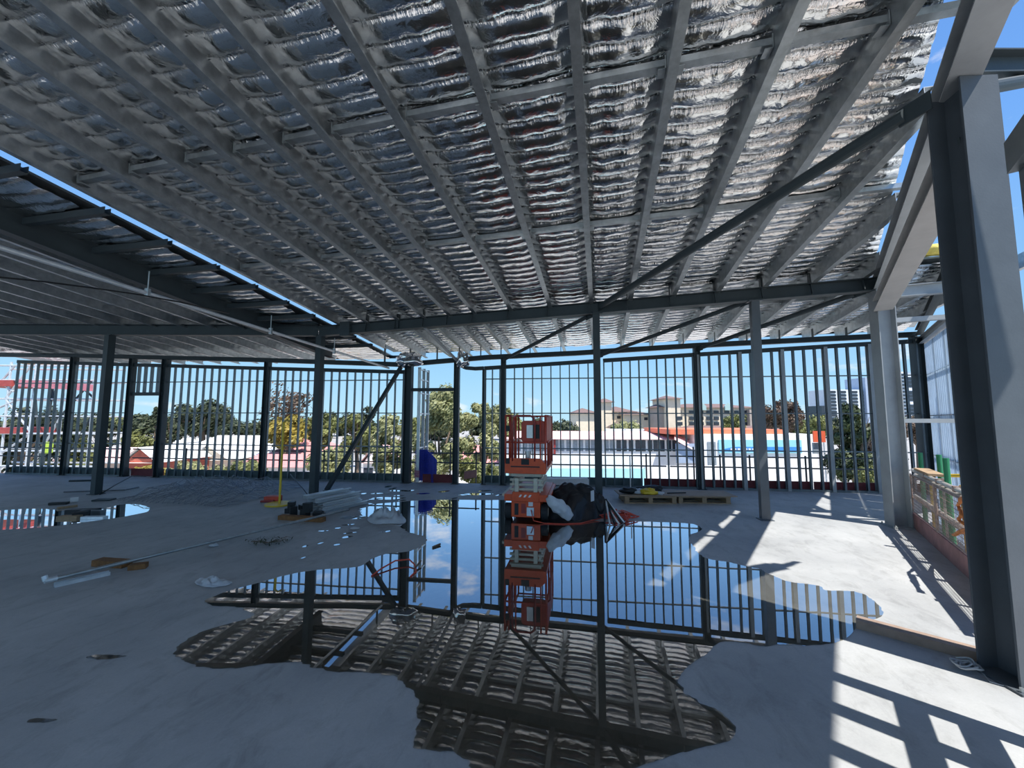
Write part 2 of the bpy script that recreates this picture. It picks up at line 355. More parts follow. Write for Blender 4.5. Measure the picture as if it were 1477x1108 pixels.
# metal roof sheeting lies above the blanket (its edge is what throws the shade)
sh = MB()
def sheet_pts(u0, u1, va, vb): return [RP(u0, va, .24), RP(u1(va) if callable(u1) else u1, va, .24), RP(u1(vb) if callable(u1) else u1, vb, .24), RP(u0, vb, .24)]
for va, vb in ((-6, 8.25),):
    RU = lambda u, v: V((*XY(u, v), zp(max(u, UE), v) + .24))
    q = [RU(UE - .385, va), RU(edge_u(va) - .07, va), RU(edge_u(vb) - .07, vb), RU(UE - .385, vb)]; sh.prism(q, (0, 0, .03))
q = [RU(UE - .385, 8.25), RP(fac_u(8.25) + .1, 8.25, .24), RP(fac_u(vend(8)) + .1, vend(8) + .05, .24), RU(UE - .385, vend(UE) + .05)]; sh.prism(q, (0, 0, .03))
# wider overhang above the big column towards the camera
q = [RU(edge_u(va) - .1, va) for va in (-3.2,)]
ov0, ov1 = C['H'] + ed * .28, C['H'] + ed * 6
sh.prism([V((p.x, p.y, zp(*uv(p)) + .24)) for p in (ov0 - en * .15, ov0 + en * 1.62, ov1 + en * 1.62, ov1 - en * .15)], (0, 0, .03))
sh.build('ceiling', 'galv', kind='structure')
sl = MB(); q = [RP(-21, -6, .24), RP(UE - .41, -6, .24), RP(UE - .41, vend(UE) + .05, .24), RP(-21, vend(-21) + .05, .24)]; sl.prism(q, (0, 0, .03)); sl.build('ceiling', 'galv', kind='structure')
# eaves edge trims
for a, b_ in (((-19.5), UE - .1), (UE + .05, 7.9)):
    t = MB(); t.ext(RC(.05, .09), RP(a, vend(a) + .03, .21), RP(b_, vend(b_) + .03, .21)); t.build('trim_%d' % (2 if a < UE else 3), 'dark_steel', kind='structure')

# ------------------------------------------------------------------ purlins
up = V((0, 0, 1))
def nth(k, n): return ORD[k]
purl_sorted = list(reversed(PU))       # from the right
def wall_v(u):                         # v at which the back wall line is reached
    lo, hi = 5., 14.
    for _ in range(40):
        m = (lo + hi) / 2; x, y = XY(u, m)
        if y < wy(x): lo = m
        else: hi = m
    return lo
for k, u in enumerate(purl_sorted):
    # where does the main roof begin for this purlin
    v0 = -1.0
    if u > edge_u(-1) - .05:
        v0 = 3.63 + (u + .04 - 2.77) / .467
        if v0 > 8.25: v0 = 8.15
    v1 = vend(u) - .12
    b = MB(); b.ext(CH(.085, .25, .006, .022), RP(u, v0, .075), RP(u, v1, .075))
    b.build('purlin', 'galv', label='galvanised roof purlin under the main foil roof, %s counted from the right' % ORD[k], cat='purlin', group='purlins of the main roof')
b = MB(); b.ext(CH(.07, .24, .006, .02), RP(UE + .03, -1, .1), RP(UE + .03, wall_v(UE), .1))
b.build('purlin', 'galv', label='galvanised purlin along the daylight slit at the left edge of the main roof', cat='purlin', group='purlins of the main roof')
for k, u in enumerate(PL):
    if k == 0: continue
    b = MB(); b.ext(CH(.07, .2, .006, .02), RP(u, -1, .1), RP(u, vend(u) - .12, .1))
    b.build('purlin', 'galv', label='galvanised purlin of the lower left roof, %s from the deep dark beam' % ORD[k - 1], cat='purlin', group='purlins of the lower left roof')
b = MB(); b.ext(I(.34, .16, .012, .01), RP(PL[0], -1, .03), RP(PL[0], wall_v(PL[0]), .03)); b.build('roof_beam', 'dark_steel', label='deep dark beam along the left roof beside the daylight slit', cat='beam')
for k in range(12):
    v = 2.2 + .78 * k
    if v > wall_v(UE) - .4: break
    b = MB(); b.ext(UC(.07, .09, .006), RP(PL[0] + .09, v, .08), RP(UE - .03, v, .08)); b.build('cross_bar', 'dark_steel', label='dark cross bar under the slit strip of the left roof, %s from the near end' % ORD[k], cat='bar', group='cross bars beside the daylight slit')
# bridging bars
rows = [(3.42, 'nearest'), (5.68, 'second'), (9.45, 'third')]
ul = [UE] + PU
for v, rn in rows:
    for k in range(len(ul) - 1):
        ua, ub = ul[k] + .075, ul[k + 1]
        if v < 8.2 and ub > edge_u(v) + .35: continue
        if v > 8.2 and ub > fac_u(v): continue
        n = len(ul) - 2 - k
        o = thing('bridging_bar', 'short bridging bar left of the %s purlin from the right, %s row' % (ORD[n], rn), 'bar', RP((ua + ub) / 2, v, .05), 'bridging bars between the purlins')
        b = MB(); b.ext(UC(.075, .06, .004), RP(ua, v, .10), RP(ub, v, .10)); b.build('bar', 'galv', o)
        for ue, sg in ((ua, 1), (ub, -1)):
            p = RP(ue + sg * .008, v, .09); b = MB(); b.obox(p, SU * .004, SV * .055, (0, 0, .06)); b.obox(p + SU * sg * .03 + V((0, 0, -.058)), SU * .03, SV * .05, (0, 0, .003)); b.build('end_bracket', 'galv', o)
# wire safety mesh carried by the purlins
wm = MB()
for j in range(int((vend(0) + .5) / .2)):
    v = 1.4 + .2 * j
    if v > vend(0) - .2: break
    ub = edge_u(v) - .16 if v < 8.25 else fac_u(v)
    wm.tube([RP(UE + .1, v, .185), RP(ub - .02, v, .185)], .0038, 3, False)
u = UE + .3
while u < 7:
    v0 = 1.4 if u < edge_u(1.4) else min(8.25, 3.63 + (u + .16 - 2.77) / .467)
    wm.tube([RP(u, v0, .182), RP(u, vend(u) - .2, .182)], .0042, 3, False); u += .3
wm.build('safety_mesh', 'thin_wire', label='thin wire safety mesh stretched under the foil of the main roof', cat='wire mesh')

# ------------------------------------------------------------------ rafters, columns, braces
def zr(X): return 3.79 + (X + 4.66) / 11.22 * .30      # underside of the main rafter
RA = V((C['B'].x, C['B'].y, zr(C['B'].x) + .12)); RB = V((C['G'].x, C['G'].y, zr(C['G'].x) + .12))
rd = (RB - RA).normalized()
o = thing('rafter', 'long dark steel roof beam across the middle carried by the slim posts', 'beam', (RA + RB) / 2)
b = MB(); b.ext(I(.24, .17, .014, .01), RA - rd * .05, RB); b.build('web_and_flanges', 'dark_steel', o)
for u in PU:
    # crossing of purlin and rafter
    for t in range(200):
        p = RA + (RB - RA) * (t / 199)
        if abs(uv(p)[0] - u) < .04:
            b = MB(); q = V((p.x, p.y, p.z - .1)); z1 = zp(u, uv(p)[1]) + .16; n2 = V((-rd.y, rd.x, 0))
            b.ext(RC(.05, .012), q - n2 * .09, V((p.x, p.y, z1)) + rd * .0, rd); b.obox((p.x, p.y, (p.z + .1 + z1) / 2), rd * .006, n2 * .05, (0, 0, (z1 - p.z - .1) / 2)); b.build('cleat', 'dark_steel', o); break
b = MB(); p = RA + rd * .72; b.obox(p, rd * .13, V((-rd.y, rd.x, 0)) * .095, (0, 0, .17)); b.build('splice_plate', 'dark_steel', o)
b = MB(); p = RA + rd * 2.05 + V((0, 0, .08)); b.obox(p, rd * .05, V((-rd.y, rd.x, 0)) * .05, (0, 0, .17)); b.build('stub_post', 'dark_steel', o)
LA = V((-18, 9.83, 3.98)); LB = V((C['B'].x, C['B'].y, 3.93))
b = MB(); b.ext(I(.26, .17, .014, .01), LA, LB - V((.06, 0, 0))); b.build('rafter', 'dark_steel', label='dark steel roof beam at the left running level from the left edge', cat='beam')

def hcol(name, p, z1, label, h=.2, w=.2, a=None, mt='dark_steel', plate=True, z0=0):
    a = V(a) if a is not None else WD
    o = thing(name, label, 'column', (p.x, p.y, z0))
    b = MB(); b.ext(I(h, w, .014, .011), (p.x, p.y, z0), (p.x, p.y, z1), a); b.build('shaft', mt, o)
    if plate:
        b = MB(); n2 = V((-a.y, a.x, 0)); b.obox((p.x, p.y, z0 + .008), a * (h / 2 + .05), n2 * (w / 2 + .05), (0, 0, .008)); b.build('base_plate', mt, o)
        for sx in (-1, 1):
            for sy in (-1, 1):
                q = V((p.x, p.y, z0 + .025)) + a * sx * (h / 2 + .025) + n2 * sy * (w / 2 + .025); b = MB(); b.tube([q - V((0, 0, .02)), q + V((0, 0, .02))], .012, 6); b.build('bolt', 'galv', o)
    return o
def tcol(p, z1, label, s=.14, mt='dark_steel'):
    o = thing('steel_post', label, 'column', p)
    b = MB(); b.ext(RC(s, s), p, (p.x, p.y, z1), rd); b.build('shaft', mt, o)
    b = MB(); b.obox((p.x, p.y, .006), WD * (s / 2 + .04), WN * (s / 2 + .04), (0, 0, .006)); b.build('base_plate', mt, o)
    b = MB(); b.obox((p.x, p.y, z1 - .008), WD * (s / 2 + .05), WN * (s / 2 + .02), (0, 0, .008)); b.build('cap_plate', mt, o)
tcol(C['A'], 3.83, 'slim dark post at the left rising out of the offcut pile', .15)
tcol(C['B'], 3.80, 'slim dark post behind the stack of galvanised studs', .15)
tcol(C['D'], zr(C['D'].x), 'slim dark post right beside the black tarp heap', .14)
tcol(C['E'], zr(C['E'].x), 'slim post standing at the edge of the sunlit floor right of the pallets', .14, 'mid_steel')
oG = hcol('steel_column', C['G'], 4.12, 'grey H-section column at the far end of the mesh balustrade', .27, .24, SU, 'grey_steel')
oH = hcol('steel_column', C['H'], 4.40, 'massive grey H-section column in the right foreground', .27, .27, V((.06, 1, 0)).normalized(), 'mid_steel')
# right-hand edge beams
eb0 = V((C['G'].x, C['G'].y, 4.22)) ; eb1 = V((C['H'].x, C['H'].y, 4.52))
sl_ = (eb1 - eb0); sl_n = sl_.normalized()
b = MB(); b.ext(I(.24, .2, .014, .01), eb0 - sl_n * .1, eb1 + sl_n * 3.5); b.build('edge_beam', 'grey_steel', label='sloping steel edge beam along the right side of the roof above the big column', cat='beam')
def edgeplane(x, y): return onplane(x, y, C['H'], en)
q0 = edgeplane(1268, 458); q1 = edgeplane(1384, 240)
b = MB(); n0 = V((C['G'].x, C['G'].y, q0.z + .1)); n1 = V((C['H'].x, C['H'].y, q1.z + .1)); dd = (n1 - n0).normalized()
b.ext(I(.2, .25, .014, .01), n0 + dd * .13, n1 - dd * .15); b.build('tie_beam', 'pale_steel', label='wide pale-bottomed beam between the two right-hand columns', cat='beam')
# girts to the right of the far column
for (xa, ya, xb, yb, lb, hh) in ((1300, 607, 1425, 607, 'light grey rail at eye height right of the far column', .07), (1285, 463, 1412, 453, 'light grey rail high up right of the far column', .08)):
    d0 = C['G'] + SU * .12; pl_n = SV
    A_ = onplane(xa, ya, d0, pl_n); B_ = onplane(xb, yb, d0, pl_n)
    A_ = C['G'] + SU * .13 + V((0, 0, A_.z)); B_ = C['G'] + SU * 1.75 + V((0, 0, A_.z + (B_.z - A_.z) * .95))
    b = MB(); b.ext(RC(.09, hh), A_, B_); b.build('girt', 'grey_steel', label=lb, cat='rail')
# awning beam beyond the edge
a0 = C['G'] + SU * .1 + V((0, 0, 4.05)); a1 = C['G'] + SU * 1.75 + V((0, 0, 4.12))
b = MB(); b.ext(I(.2, .12, .012, .009), a0, a1); b.build('awning_beam', 'grey_steel', label='short steel beam under the roof corner right of the far column', cat='beam')
ib = MB()
for k in range(40):
    pass
nx = 34
vsI = []; 
for i in range(nx + 1):
    u = edge_u(8.3) + .2 + (fac_u(8.3) - edge_u(8.3) - .2) * i / nx
    for (dv, dz) in ((-.05, .26), (-.13, .33), (-.1, .43), (.1, .46), (.25, .36)):
        q = noise.noise(V((u * 6, dv * 9, 1))) * .06
        vsI.append(RP(u, 8.2 + dv + q, dz + q * .6))
fsI = [(i * 5 + j, i * 5 + j + 1, (i + 1) * 5 + j + 1, (i + 1) * 5 + j) for i in range(nx) for j in range(4)]
ib.add(vsI, fsI); ib.build('insulation_batt', 'insulation_yellow', smooth=True, label='yellow insulation batt poking over the roof edge above the far right column', cat='insulation')

def pipe(name, a, b_, r, label, mt='dark_steel', cat='brace', ends=True):
    o = thing(name, label, cat, (V(a) + V(b_)) / 2); m = MB(); m.tube([a, b_], r, 14); m.build('tube', mt, o, smooth=False)
    if ends:
        d = (V(b_) - V(a)).normalized(); s_ = d.cross(V((0, 0, 1))).normalized(); w_ = s_.cross(d)
        for e, sg in ((V(a), 1), (V(b_), -1)):
            m = MB(); m.obox(e - d * sg * .06, d * .11, s_ * .008, w_ * (r + .02)); m.build('end_plate', mt, o)
topD = V((C['D'].x, C['D'].y, zr(C['D'].x)))
pipe('brace', topD + V((.08, -.12, .14)), C['H'] + V((-.22, .22, 4.36)), .058, 'long round brace from the middle post up to the big right-hand column')
def wtop(x, z): 
    q = W(x, 604); return V((q.x, q.y, z))
pipe('brace', wtop(728, 3.45) - WN * .15, topD + V((-.15, .15, -.02)), .045, 'round brace rising to the left side of the middle post top')
pipe('brace', wtop(868, 3.53) - WN * .15, V((C['E'].x - .1, C['E'].y + .2, zr(C['E'].x) + .02)), .045, 'round brace rising right from behind the middle post')
pipe('brace', wtop(1012, 3.68) - WN * .15, V((C['G'].x - .25, C['G'].y + .25, zr(C['G'].x) + .02)), .05, 'round brace rising to the far right column top')
pB = V((C['B'].x + .22, C['B'].y + .25, 0))
o = thing('prop', 'leaning steel prop from the slab up to the crumpled foil', 'prop', pB)
b = MB(); b.ext(CH(.08, .12, .008, .015), pB + V((0, 0, .05)), wtop(581, 3.28) - WN * .12, WN); b.build('channel', 'dark_steel', o)
b = MB(); b.obox(pB + V((0, 0, .04)), (.09, 0, 0), (0, .07, 0), (0, 0, .04)); b.build('foot', 'dark_steel', o)
pC = wtop(659, 3.45); rr = RA + rd * 2.75
b = MB(); b.tube([pC - WN * .1, V((rr.x, rr.y, rr.z - .12))], .04, 10); b.build('strut', 'grey_steel', label='pale tube from the tall back post forward to the roof beam', cat='brace')
# hanging pipe
o = thing('hanging_pipe', 'thin pale pipe hung below the lower left roof', 'pipe', RP(-7.35, 6, -.35))
hp1 = W(567, 533) - WN * .3; hp0 = onplane(0, 357, hp1, SU); hpd = (hp1 - hp0) / (uv(hp1)[1] - uv(hp0)[1])
def HPp(v): return hp0 + hpd * (v - uv(hp0)[1])
b = MB(); b.tube([HPp(uv(hp0)[1] - 2), hp1], .026, 10); b.build('tube', 'galv_bright', o)
for v in (uv(hp0)[1] + 1.35, uv(hp0)[1] + 3.4, uv(hp0)[1] + 5.2):
    b = MB(); p = HPp(v); b.tube([p - V((0, 0, .04)), p + V((0, 0, .3))], .008, 6); b.tube([p - V((0, 0, .05)), p + V((0, 0, .06))], .034, 8); b.build('hanger', 'galv', o)

b = MB(); hq = hp1 + SU * .5; pts = [onplane(x, y, hq, SU) for x, y in ((-30, 396), (0, 400), (60, 406), (130, 415), (200, 425), (260, 436), (330, 452))]; b.tube(pts, .009, 6); b.build('cable', 'black_plastic', smooth=True, label='black cable slung under the lower left roof', cat='cable')
# ------------------------------------------------------------------ back wall
TP = [(-19, 3.8), (-14.4, 3.62), (-7.8, 3.37), (-3.2, 3.2), (-.75, 3.28), (1.75, 3.41), (4.85, 3.57), (8.24, 3.74), (10.4, 3.84)]
TB = [(-19, 4.0), (-14.4, 3.88), (-7.8, 3.64), (-3.2, 3.43), (-.75, 3.60), (1.75, 3.68), (4.85, 3.83), (8.24, 3.95), (10.4, 4.02)]
def lerp(T, x):
    for (a, za), (b_, zb) in zip(T, T[1:]):
        if a <= x <= b_: return za + (zb - za) * (x - a) / (b_ - a)
    return T[0][1] if x < T[0][0] else T[-1][1]
def WP(X, z=0, off=0): q = V((X, wy(X), z)) + WN * off; return q
def wx(px): return W(px, 640).x
NOG = [1.0, 1.96, 2.92]
def panel(px0, px1, label, heavy=None, st=.248, nog=True, stud_mt='galv_stud', z_from=0.0, x0=None, x1=None, base=True):
    xa = x0 if x0 is not None else wx(px0); xb = x1 if x1 is not None else wx(px1)
    xm = (xa + xb) / 2
    o = thing('stud_wall_panel', label, 'wall frame', WP(xm, z_from))
    pts = [xa] + [t[0] for t in TP if xa < t[0] < xb] + [xb]
    b = MB()
    for a, c in zip(pts, pts[1:]): b.ext(UC(.1, .1, .006), WP(c, lerp(TP, c) - .05), WP(a, lerp(TP, a) - .05), (0, 0, -1))
    b.build('top_plate', 'dark_steel', o)
    if base:
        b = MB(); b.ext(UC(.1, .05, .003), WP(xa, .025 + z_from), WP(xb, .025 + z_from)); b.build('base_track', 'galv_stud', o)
    n = max(1, int(round((xb - xa) / st))); k = 0
    for i in range(n + 1):
        X = xa + .03 + (xb - xa - .06) * i / n
        zt = lerp(TP, X) - .06
        hv = heavy and (i % heavy == 0)
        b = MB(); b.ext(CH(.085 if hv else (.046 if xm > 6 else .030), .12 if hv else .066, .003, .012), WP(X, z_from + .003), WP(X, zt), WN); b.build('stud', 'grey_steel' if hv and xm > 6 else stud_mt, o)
    if nog:
        for zn in NOG:
            if zn < z_from: continue
            b = MB(); b.ext(RC(.05, .028), WP(xa, zn, -.0), WP(xb, zn, -.0)); b.build('noggin', stud_mt, o)
    return o
def wcol(px, label, s=.15, mt='dark_steel', X=None, top=None):
    X = X if X is not None else wx(px); p = WP(X, 0, -.02)
    zt = top or lerp(TB, X) - .11
    o = thing('wall_post', label, 'column', p)
    b = MB(); b.ext(I(s, s, .012, .01), p, (p.x, p.y, zt), WD); b.build('shaft', mt, o)
    b = MB(); b.obox((p.x, p.y, .006), WD * (s / 2 + .03), WN * (s / 2 + .03), (0, 0, .006)); b.build('base_plate', mt, o)
panel(14, 95, 'stud wall panel at the far left edge in front of the red scaffold')
panel(99, 182, 'stud wall panel between the far left post and the tall window opening')
panel(234, 379, 'stud wall panel right of the tall opening, round tree behind')
panel(384, 582, 'stud wall panel behind the yellow stand and the leaning prop')
panel(698, 723, 'narrow stud wall panel just left of the red lift')
panel(728, 866, 'stud wall panel behind the red lift and black tarp')
panel(872, 1006, 'stud wall panel with thin studs behind the pallets')
panel(1012, 1284, 'stud wall panel with heavy posts at the sunlit right end', heavy=4, st=.262)
panel(1296, 1336, 'narrow stud wall panel at the right corner beside the blue cladding', heavy=None, st=.30)
wcol(97, 'wall post at the far left between the first two stud panels')
wcol(183, 'left jamb post of the tall window opening')
wcol(232, 'right jamb post of the tall window opening', .17)
wcol(381, 'wall post with the yellow stand in front')
wcol(588, 'wall post at the top of the leaning prop beside the blue netting', .2)
wcol(658, 'tall post at the right of the open doorway, green tree behind', .15)
wcol(698, 'short post just left of the narrow panel by the lift', .1, top=3.2)
wcol(726, 'wall post right behind the left side of the red lift', .14)
wcol(1009, 'wall post above the plywood sheet with the long brace', .15)
wcol(1338, 'corner post where the back wall meets the blue cladding', .2, X=10.15)
# lintels and the frame over the tall opening
xa, xb = wx(184), wx(231)
o = thing('opening_head', 'lintel with short studs above the tall window opening', 'lintel', WP((xa + xb) / 2, 2.5))
b = MB(); b.ext(RC(.1, .1), WP(xa, 2.55), WP(xb, 2.55)); b.build('lintel', 'dark_steel', o)
b = MB(); b.ext(RC(.1, .1), WP(xa, lerp(TP, xa) - .05), WP(xb, lerp(TP, xb) - .05)); b.build('top_plate', 'dark_steel', o)
for i in range(1, 5):
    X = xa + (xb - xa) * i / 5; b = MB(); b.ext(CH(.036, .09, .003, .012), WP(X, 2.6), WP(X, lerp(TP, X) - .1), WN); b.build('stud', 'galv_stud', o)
b = MB(); b.ext(RC(.05, .03), WP(xa, 2.92), WP(xb, 2.92)); b.build('noggin', 'galv_stud', o)
b = MB(); b.ext(RC(.1, .09), WP(wx(592), 2.63), WP(wx(655), 2.63)); b.build('lintel', 'dark_steel', label='dark lintel bar across the open doorway left of the tall post', cat='lintel')
b = MB(); pc = [WP(wx(661), 3.34, .05), WP(wx(670), 3.25, .02), WP(wx(684), 3.22, 0), WP(wx(697), 3.23, 0)]
for a, c in zip(pc, pc[1:]): b.ext(RC(.1, .1), a, c)
b.build('curved_plate', 'dark_steel', label='slightly bent top plate between the tall post and the short post', cat='plate')
# eaves beams over the wall
for (a, b_, lb) in ((-18.5, -3.2, 'long dark eaves beam above the left half of the back wall'), (-3.2, -.2, 'short eaves beam above the open doorway'), (-.2, 10.2, 'long dark eaves beam above the right half of the back wall')):
    m = MB(); ptsx = [a] + [t[0] for t in TB if a < t[0] < b_] + [b_]
    for p, q in zip(ptsx, ptsx[1:]): m.ext(I(.13, .11, .012, .01), WP(p, lerp(TB, p) - .065), WP(q, lerp(TB, q) - .065))
    m.build('eaves_beam', 'dark_steel', label=lb, cat='beam')
for k, u in enumerate([UE + .03] + PU):
    v = wall_v(u); x, y = XY(u, v); z0_ = lerp(TB, x) - .02; z1_ = zp(u, v) + .12
    if x > 10.1 or x < -6: continue
    b = MB(); b.obox((x, y, (z0_ + z1_) / 2), SV * .045, SU * .005, (0, 0, (z1_ - z0_) / 2)); b.build('purlin_cleat', 'dark_steel', label='small cleat on the right eaves beam carrying the %s purlin from the left' % ORD[k], cat='cleat', group='purlin cleats on the eaves beam')
# return frame at the doorway
o = thing('return_frame', 'pale stud frame running outward at the left of the doorway', 'wall frame', WP(-2.72, 0, .5))
for k, of in enumerate((.14, .52, .9)):
    b = MB(); b.ext(CH(.036, .09, .003, .012), WP(-2.72, -.1, of), WP(-2.72, 3.3, of), WD); b.build('stud', 'galv_bright', o)
for zn in (.0, .96, 1.95, 2.55, 2.95, 3.25):
    b = MB(); b.ext(RC(.06, .035), WP(-2.72, zn, .1), WP(-2.72, zn, .95)); b.build('noggin', 'galv_bright', o)
# kick boards outside the wall
for (pa, pb, mt_, lb) in ((10, 181, 'board_green', 'dark kick board along the foot of the far left wall'), (184, 231, 'board_red', 'dark red kick board in the tall opening'), (234, 585, 'board_green', 'dark kick board behind the yellow stand and the prop'), (608, 652, 'board_red', 'dark red kick board in the open doorway'),
        (699, 928, 'board_green', 'green-grey kick board behind the red lift'), (930, 1175, 'board_red', 'dark red kick board behind the pallets'), (1177, 1335, 'board_red', 'dark red kick board at the right end of the back wall')):
    xa, xb = W(pa, 690).x, W(pb, 690).x
    b = MB(); b.obox((WP(xa, .12, .1) + WP(xb, .12, .1)) / 2, WD * ((xb - xa) / 2 / abs(WD.x)), WN * .012, (0, 0, .115)); b.build('kick_board', mt_, label=lb, cat='board')
b = MB(); a, c = WP(wx(664), .16, .5), WP(wx(682), .22, .55); b.obox((a + c) / 2, (c - a) / 2, WN * .015, (0, 0, .11)); b.build('kick_board', 'ply_pink', label='pinkish board tilted outside the doorway right of the tall post', cat='board')
# handrail outside the wall
o = thing('edge_handrail', 'dark tube handrail outside the whole back wall', 'handrail', WP(-3, 0, .55))
for zr_ in (.83, .55):
    for s0, s1 in ((-18, -12.5), (-12.4, -6.5), (-6.4, -2.9), (-2.8, -1.0), (-.9, 4.2), (4.3, 10.2)):
        b = MB(); b.tube([WP(s0, zr_ - .04, .55), WP(s1, zr_ - .04, .55)], .019, 8); b.build('rail', 'dark_steel', o)
for px in (150, 196, 205, 245, 300, 385, 452, 500, 562, 602, 642, 681, 868, 938, 1010, 1050, 1095, 1180):
    X = wx(px); b = MB(); b.tube([WP(X, -.2, .58), WP(X, 1.05 if px in (205, 642, 602, 1010, 196) else .84, .58)], .022, 8); b.build('upright', 'dark_steel', o)

# crumpled foil at the doorway
def crumple(name, c, r, label, mt='foil', cat='insulation', sq=(1, 1, 1), seed=0, amp=.5, flat=None):
    b = MB(); nu, nv = 30, 18; vs = []; fs = []
    for j in range(nv + 1):
        for i in range(nu):
            th = math.pi * j / nv; ph = 2 * math.pi * i / nu
            d = V((math.sin(th) * math.cos(ph), math.sin(th) * math.sin(ph), math.cos(th)))
            k = 1 + amp * noise.noise(d * 1.6 + V((seed, 0, 0))) + amp * .5 * abs(noise.noise(d * 4.5 + V((seed, 3, 0)))) + amp * .22 * noise.noise(d * 10 + V((0, seed, 0)))
            p = V((d.x * sq[0], d.y * sq[1], d.z * sq[2])) * r * k + V(c)
            if flat is not None and p.z < flat: p.z = flat
            vs.append(p)
    for j in range(nv):
        for i in range(nu): fs.append((j * nu + i, j * nu + (i + 1) % nu, (j + 1) * nu + (i + 1) % nu, (j + 1) * nu + i))
    b.add(vs, fs); return b.build(name, mt, smooth=True, label=label, cat=cat)
p = W(588, 524); crumple('foil_scrap', p - WN * .25 + V((.12, 0, .06)), .26, 'crumpled foil blanket end hanging at the top of the leaning prop', sq=(1.5, .7, .7), seed=3)
p = W(669, 519); crumple('foil_scrap', p - WN * .1, .19, 'torn foil tuft hanging beside the tall post over the doorway', sq=(.9, .6, 1.1), seed=9)

# ------------------------------------------------------------------ right side: outer facade, balustrade
FD = V((-.612, -.79, 0)); FN = V((.79, -.612, 0))
def FP(s, z=0, off=0): return V((10.3, wy(10.3), z)) + FD * s + FN * off
o = thing('cladding_wall', 'bluish ribbed metal cladding on the outer right side', 'cladding', FP(2, -1))
for k in range(4):
    s0 = .12 + k * 1.05; s1 = s0 + 1.03
    for zi, (za, zb) in enumerate(((-1.0, .95), (.97, 1.9), (1.92, 2.9), (2.92, 3.66))):
        b = MB(); n = 30; vs = []; 
        for i in range(n + 1):
            s = s0 + (s1 - s0) * i / n; of = .04 * (1 if (i % 5) in (1, 2) else 0)
            vs += [FP(s, za, of), FP(s, zb, of)]
        b.add(vs, [(2 * i, 2 * i + 2, 2 * i + 3, 2 * i + 1) for i in range(n)]); b.build('ribbed_sheet', 'cladding', o)
for s in (.1, 1.16, 2.21, 3.26, 4.3):
    b = MB(); b.ext(CH(.05, .08, .003, .012), FP(s, -1, .07), FP(s, 3.66, .07), FN); b.build('mullion', 'galv_stud', o)
for z in (.96, 1.91, 2.91):
    b = MB(); b.ext(RC(.04, .03), FP(.1, z, .06), FP(4.3, z, .06)); b.build('girt', 'galv_stud', o)
b = MB(); b.ext(I(.16, .16, .012, .01), FP(0, 3.78), FP(4.6, 3.78)); b.build('eaves_beam', 'grey_steel', label='grey beam along the top of the blue cladding', cat='beam')
b = MB(); b.ext(I(.15, .13, .012, .01), V((10.15, wy(10.15) - .1, 3.98)), FP(4.6, 4.35, -.25)); b.build('eaves_beam', 'dark_steel', label='dark sloping beam above the blue cladding at the roof corner', cat='beam')

# balustrade of mesh panels
def fpt(s, z=0, off=0):
    q = f0 + fd * s; return V((q.x, q.y, z)) + en * off
FL_ = (f1 - f0).length
o = thing('mesh_balustrade', 'rusty mesh barrier panels along the right edge of the slab', 'barrier', fpt(1.5))
for k, (s0, s1) in enumerate(((-.02, 1.42), (1.46, 2.9), (2.94, 4.4))):
    fr = MB()
    for z in (.27, .88): fr.tube([fpt(s0, z), fpt(s1, z)], .012, 8)
    for s in (s0 + .01, s1 - .01): fr.tube([fpt(s, .25), fpt(s, .9)], .012, 8)
    p = fr.build('panel_frame', 'rusty_mesh', o)
    m = MB(); s = s0 + .05
    while s < s1 - .02: m.tube([fpt(s, .27), fpt(s, .88)], .0028, 4, False); s += .05
    for i in range(1, 12): m.tube([fpt(s0, .27 + i * .05), fpt(s1, .27 + i * .05)], .004, 4, False)
    m.build('mesh_infill', 'rusty_mesh', p)
for z, of, lb in ((.95, .05, 1), (.87, .08, 1), (.52, .05, 1), (.46, .08, 1)):
    b = MB(); b.tube([fpt(-.1, z, of), fpt(4.5, z - .01, of)], .03, 10); b.build('rail', 'fence_tube', o)
for s in (.75, 1.44, 2.2, 2.92, 3.7):
    b = MB(); b.tube([fpt(s, -.2, .1), fpt(s, 1.0, .1)], .024, 10); b.build('upright', 'yellow_dull' if s in (.75, 2.2) else 'fence_tube', o)
    b = MB(); b.obox(fpt(s, .95, .07), fd * .035, en * .05, (0, 0, .035)); b.build('coupler', 'rusty_mesh', o)
b = MB(); b.obox(fpt(2.2, .125, .0), fd * 2.3, en * .012, (0, 0, .12)); b.build('kick_board', 'ply_pink', label='pinkish plywood kick board under the mesh balustrade', cat='board')
b = MB(); b.obox(fpt(.55, .99, .12), fd * .45, en * .09, (0, 0, .018)); b.build('plank', 'timber', label='weathered plank lying on the far end of the mesh balustrade', cat='plank')
# green posts and yellow rail beyond it
for (px, pt, dist, lb) in ((1327, 653, 7.2, 'far left green post'), (1354, 656, 6.4, 'thin green post against the cladding'), (1364, 661, 5.5, 'green post behind the balustrade middle'), (1413, 672, 4.9, 'thick green post by the orange strap')):
    q = at(px, pt, dist); b = MB(); b.tube([(q.x, q.y, -.65), (q.x, q.y, q.z)], .034, 12); b.build('green_post', 'green_post', label=lb + ' outside the right edge', cat='post')
a, c = at(1368, 686, 5.9), at(1424, 687, 5.4)
b = MB(); b.tube([a, c], .025, 10); b.tube([c, (c.x, c.y, -.65)], .025, 10); b.tube([a, (a.x, a.y, -.65)], .025, 10); b.build('yellow_rail', 'yellow', label='yellow guard rail behind the green posts', cat='rail')
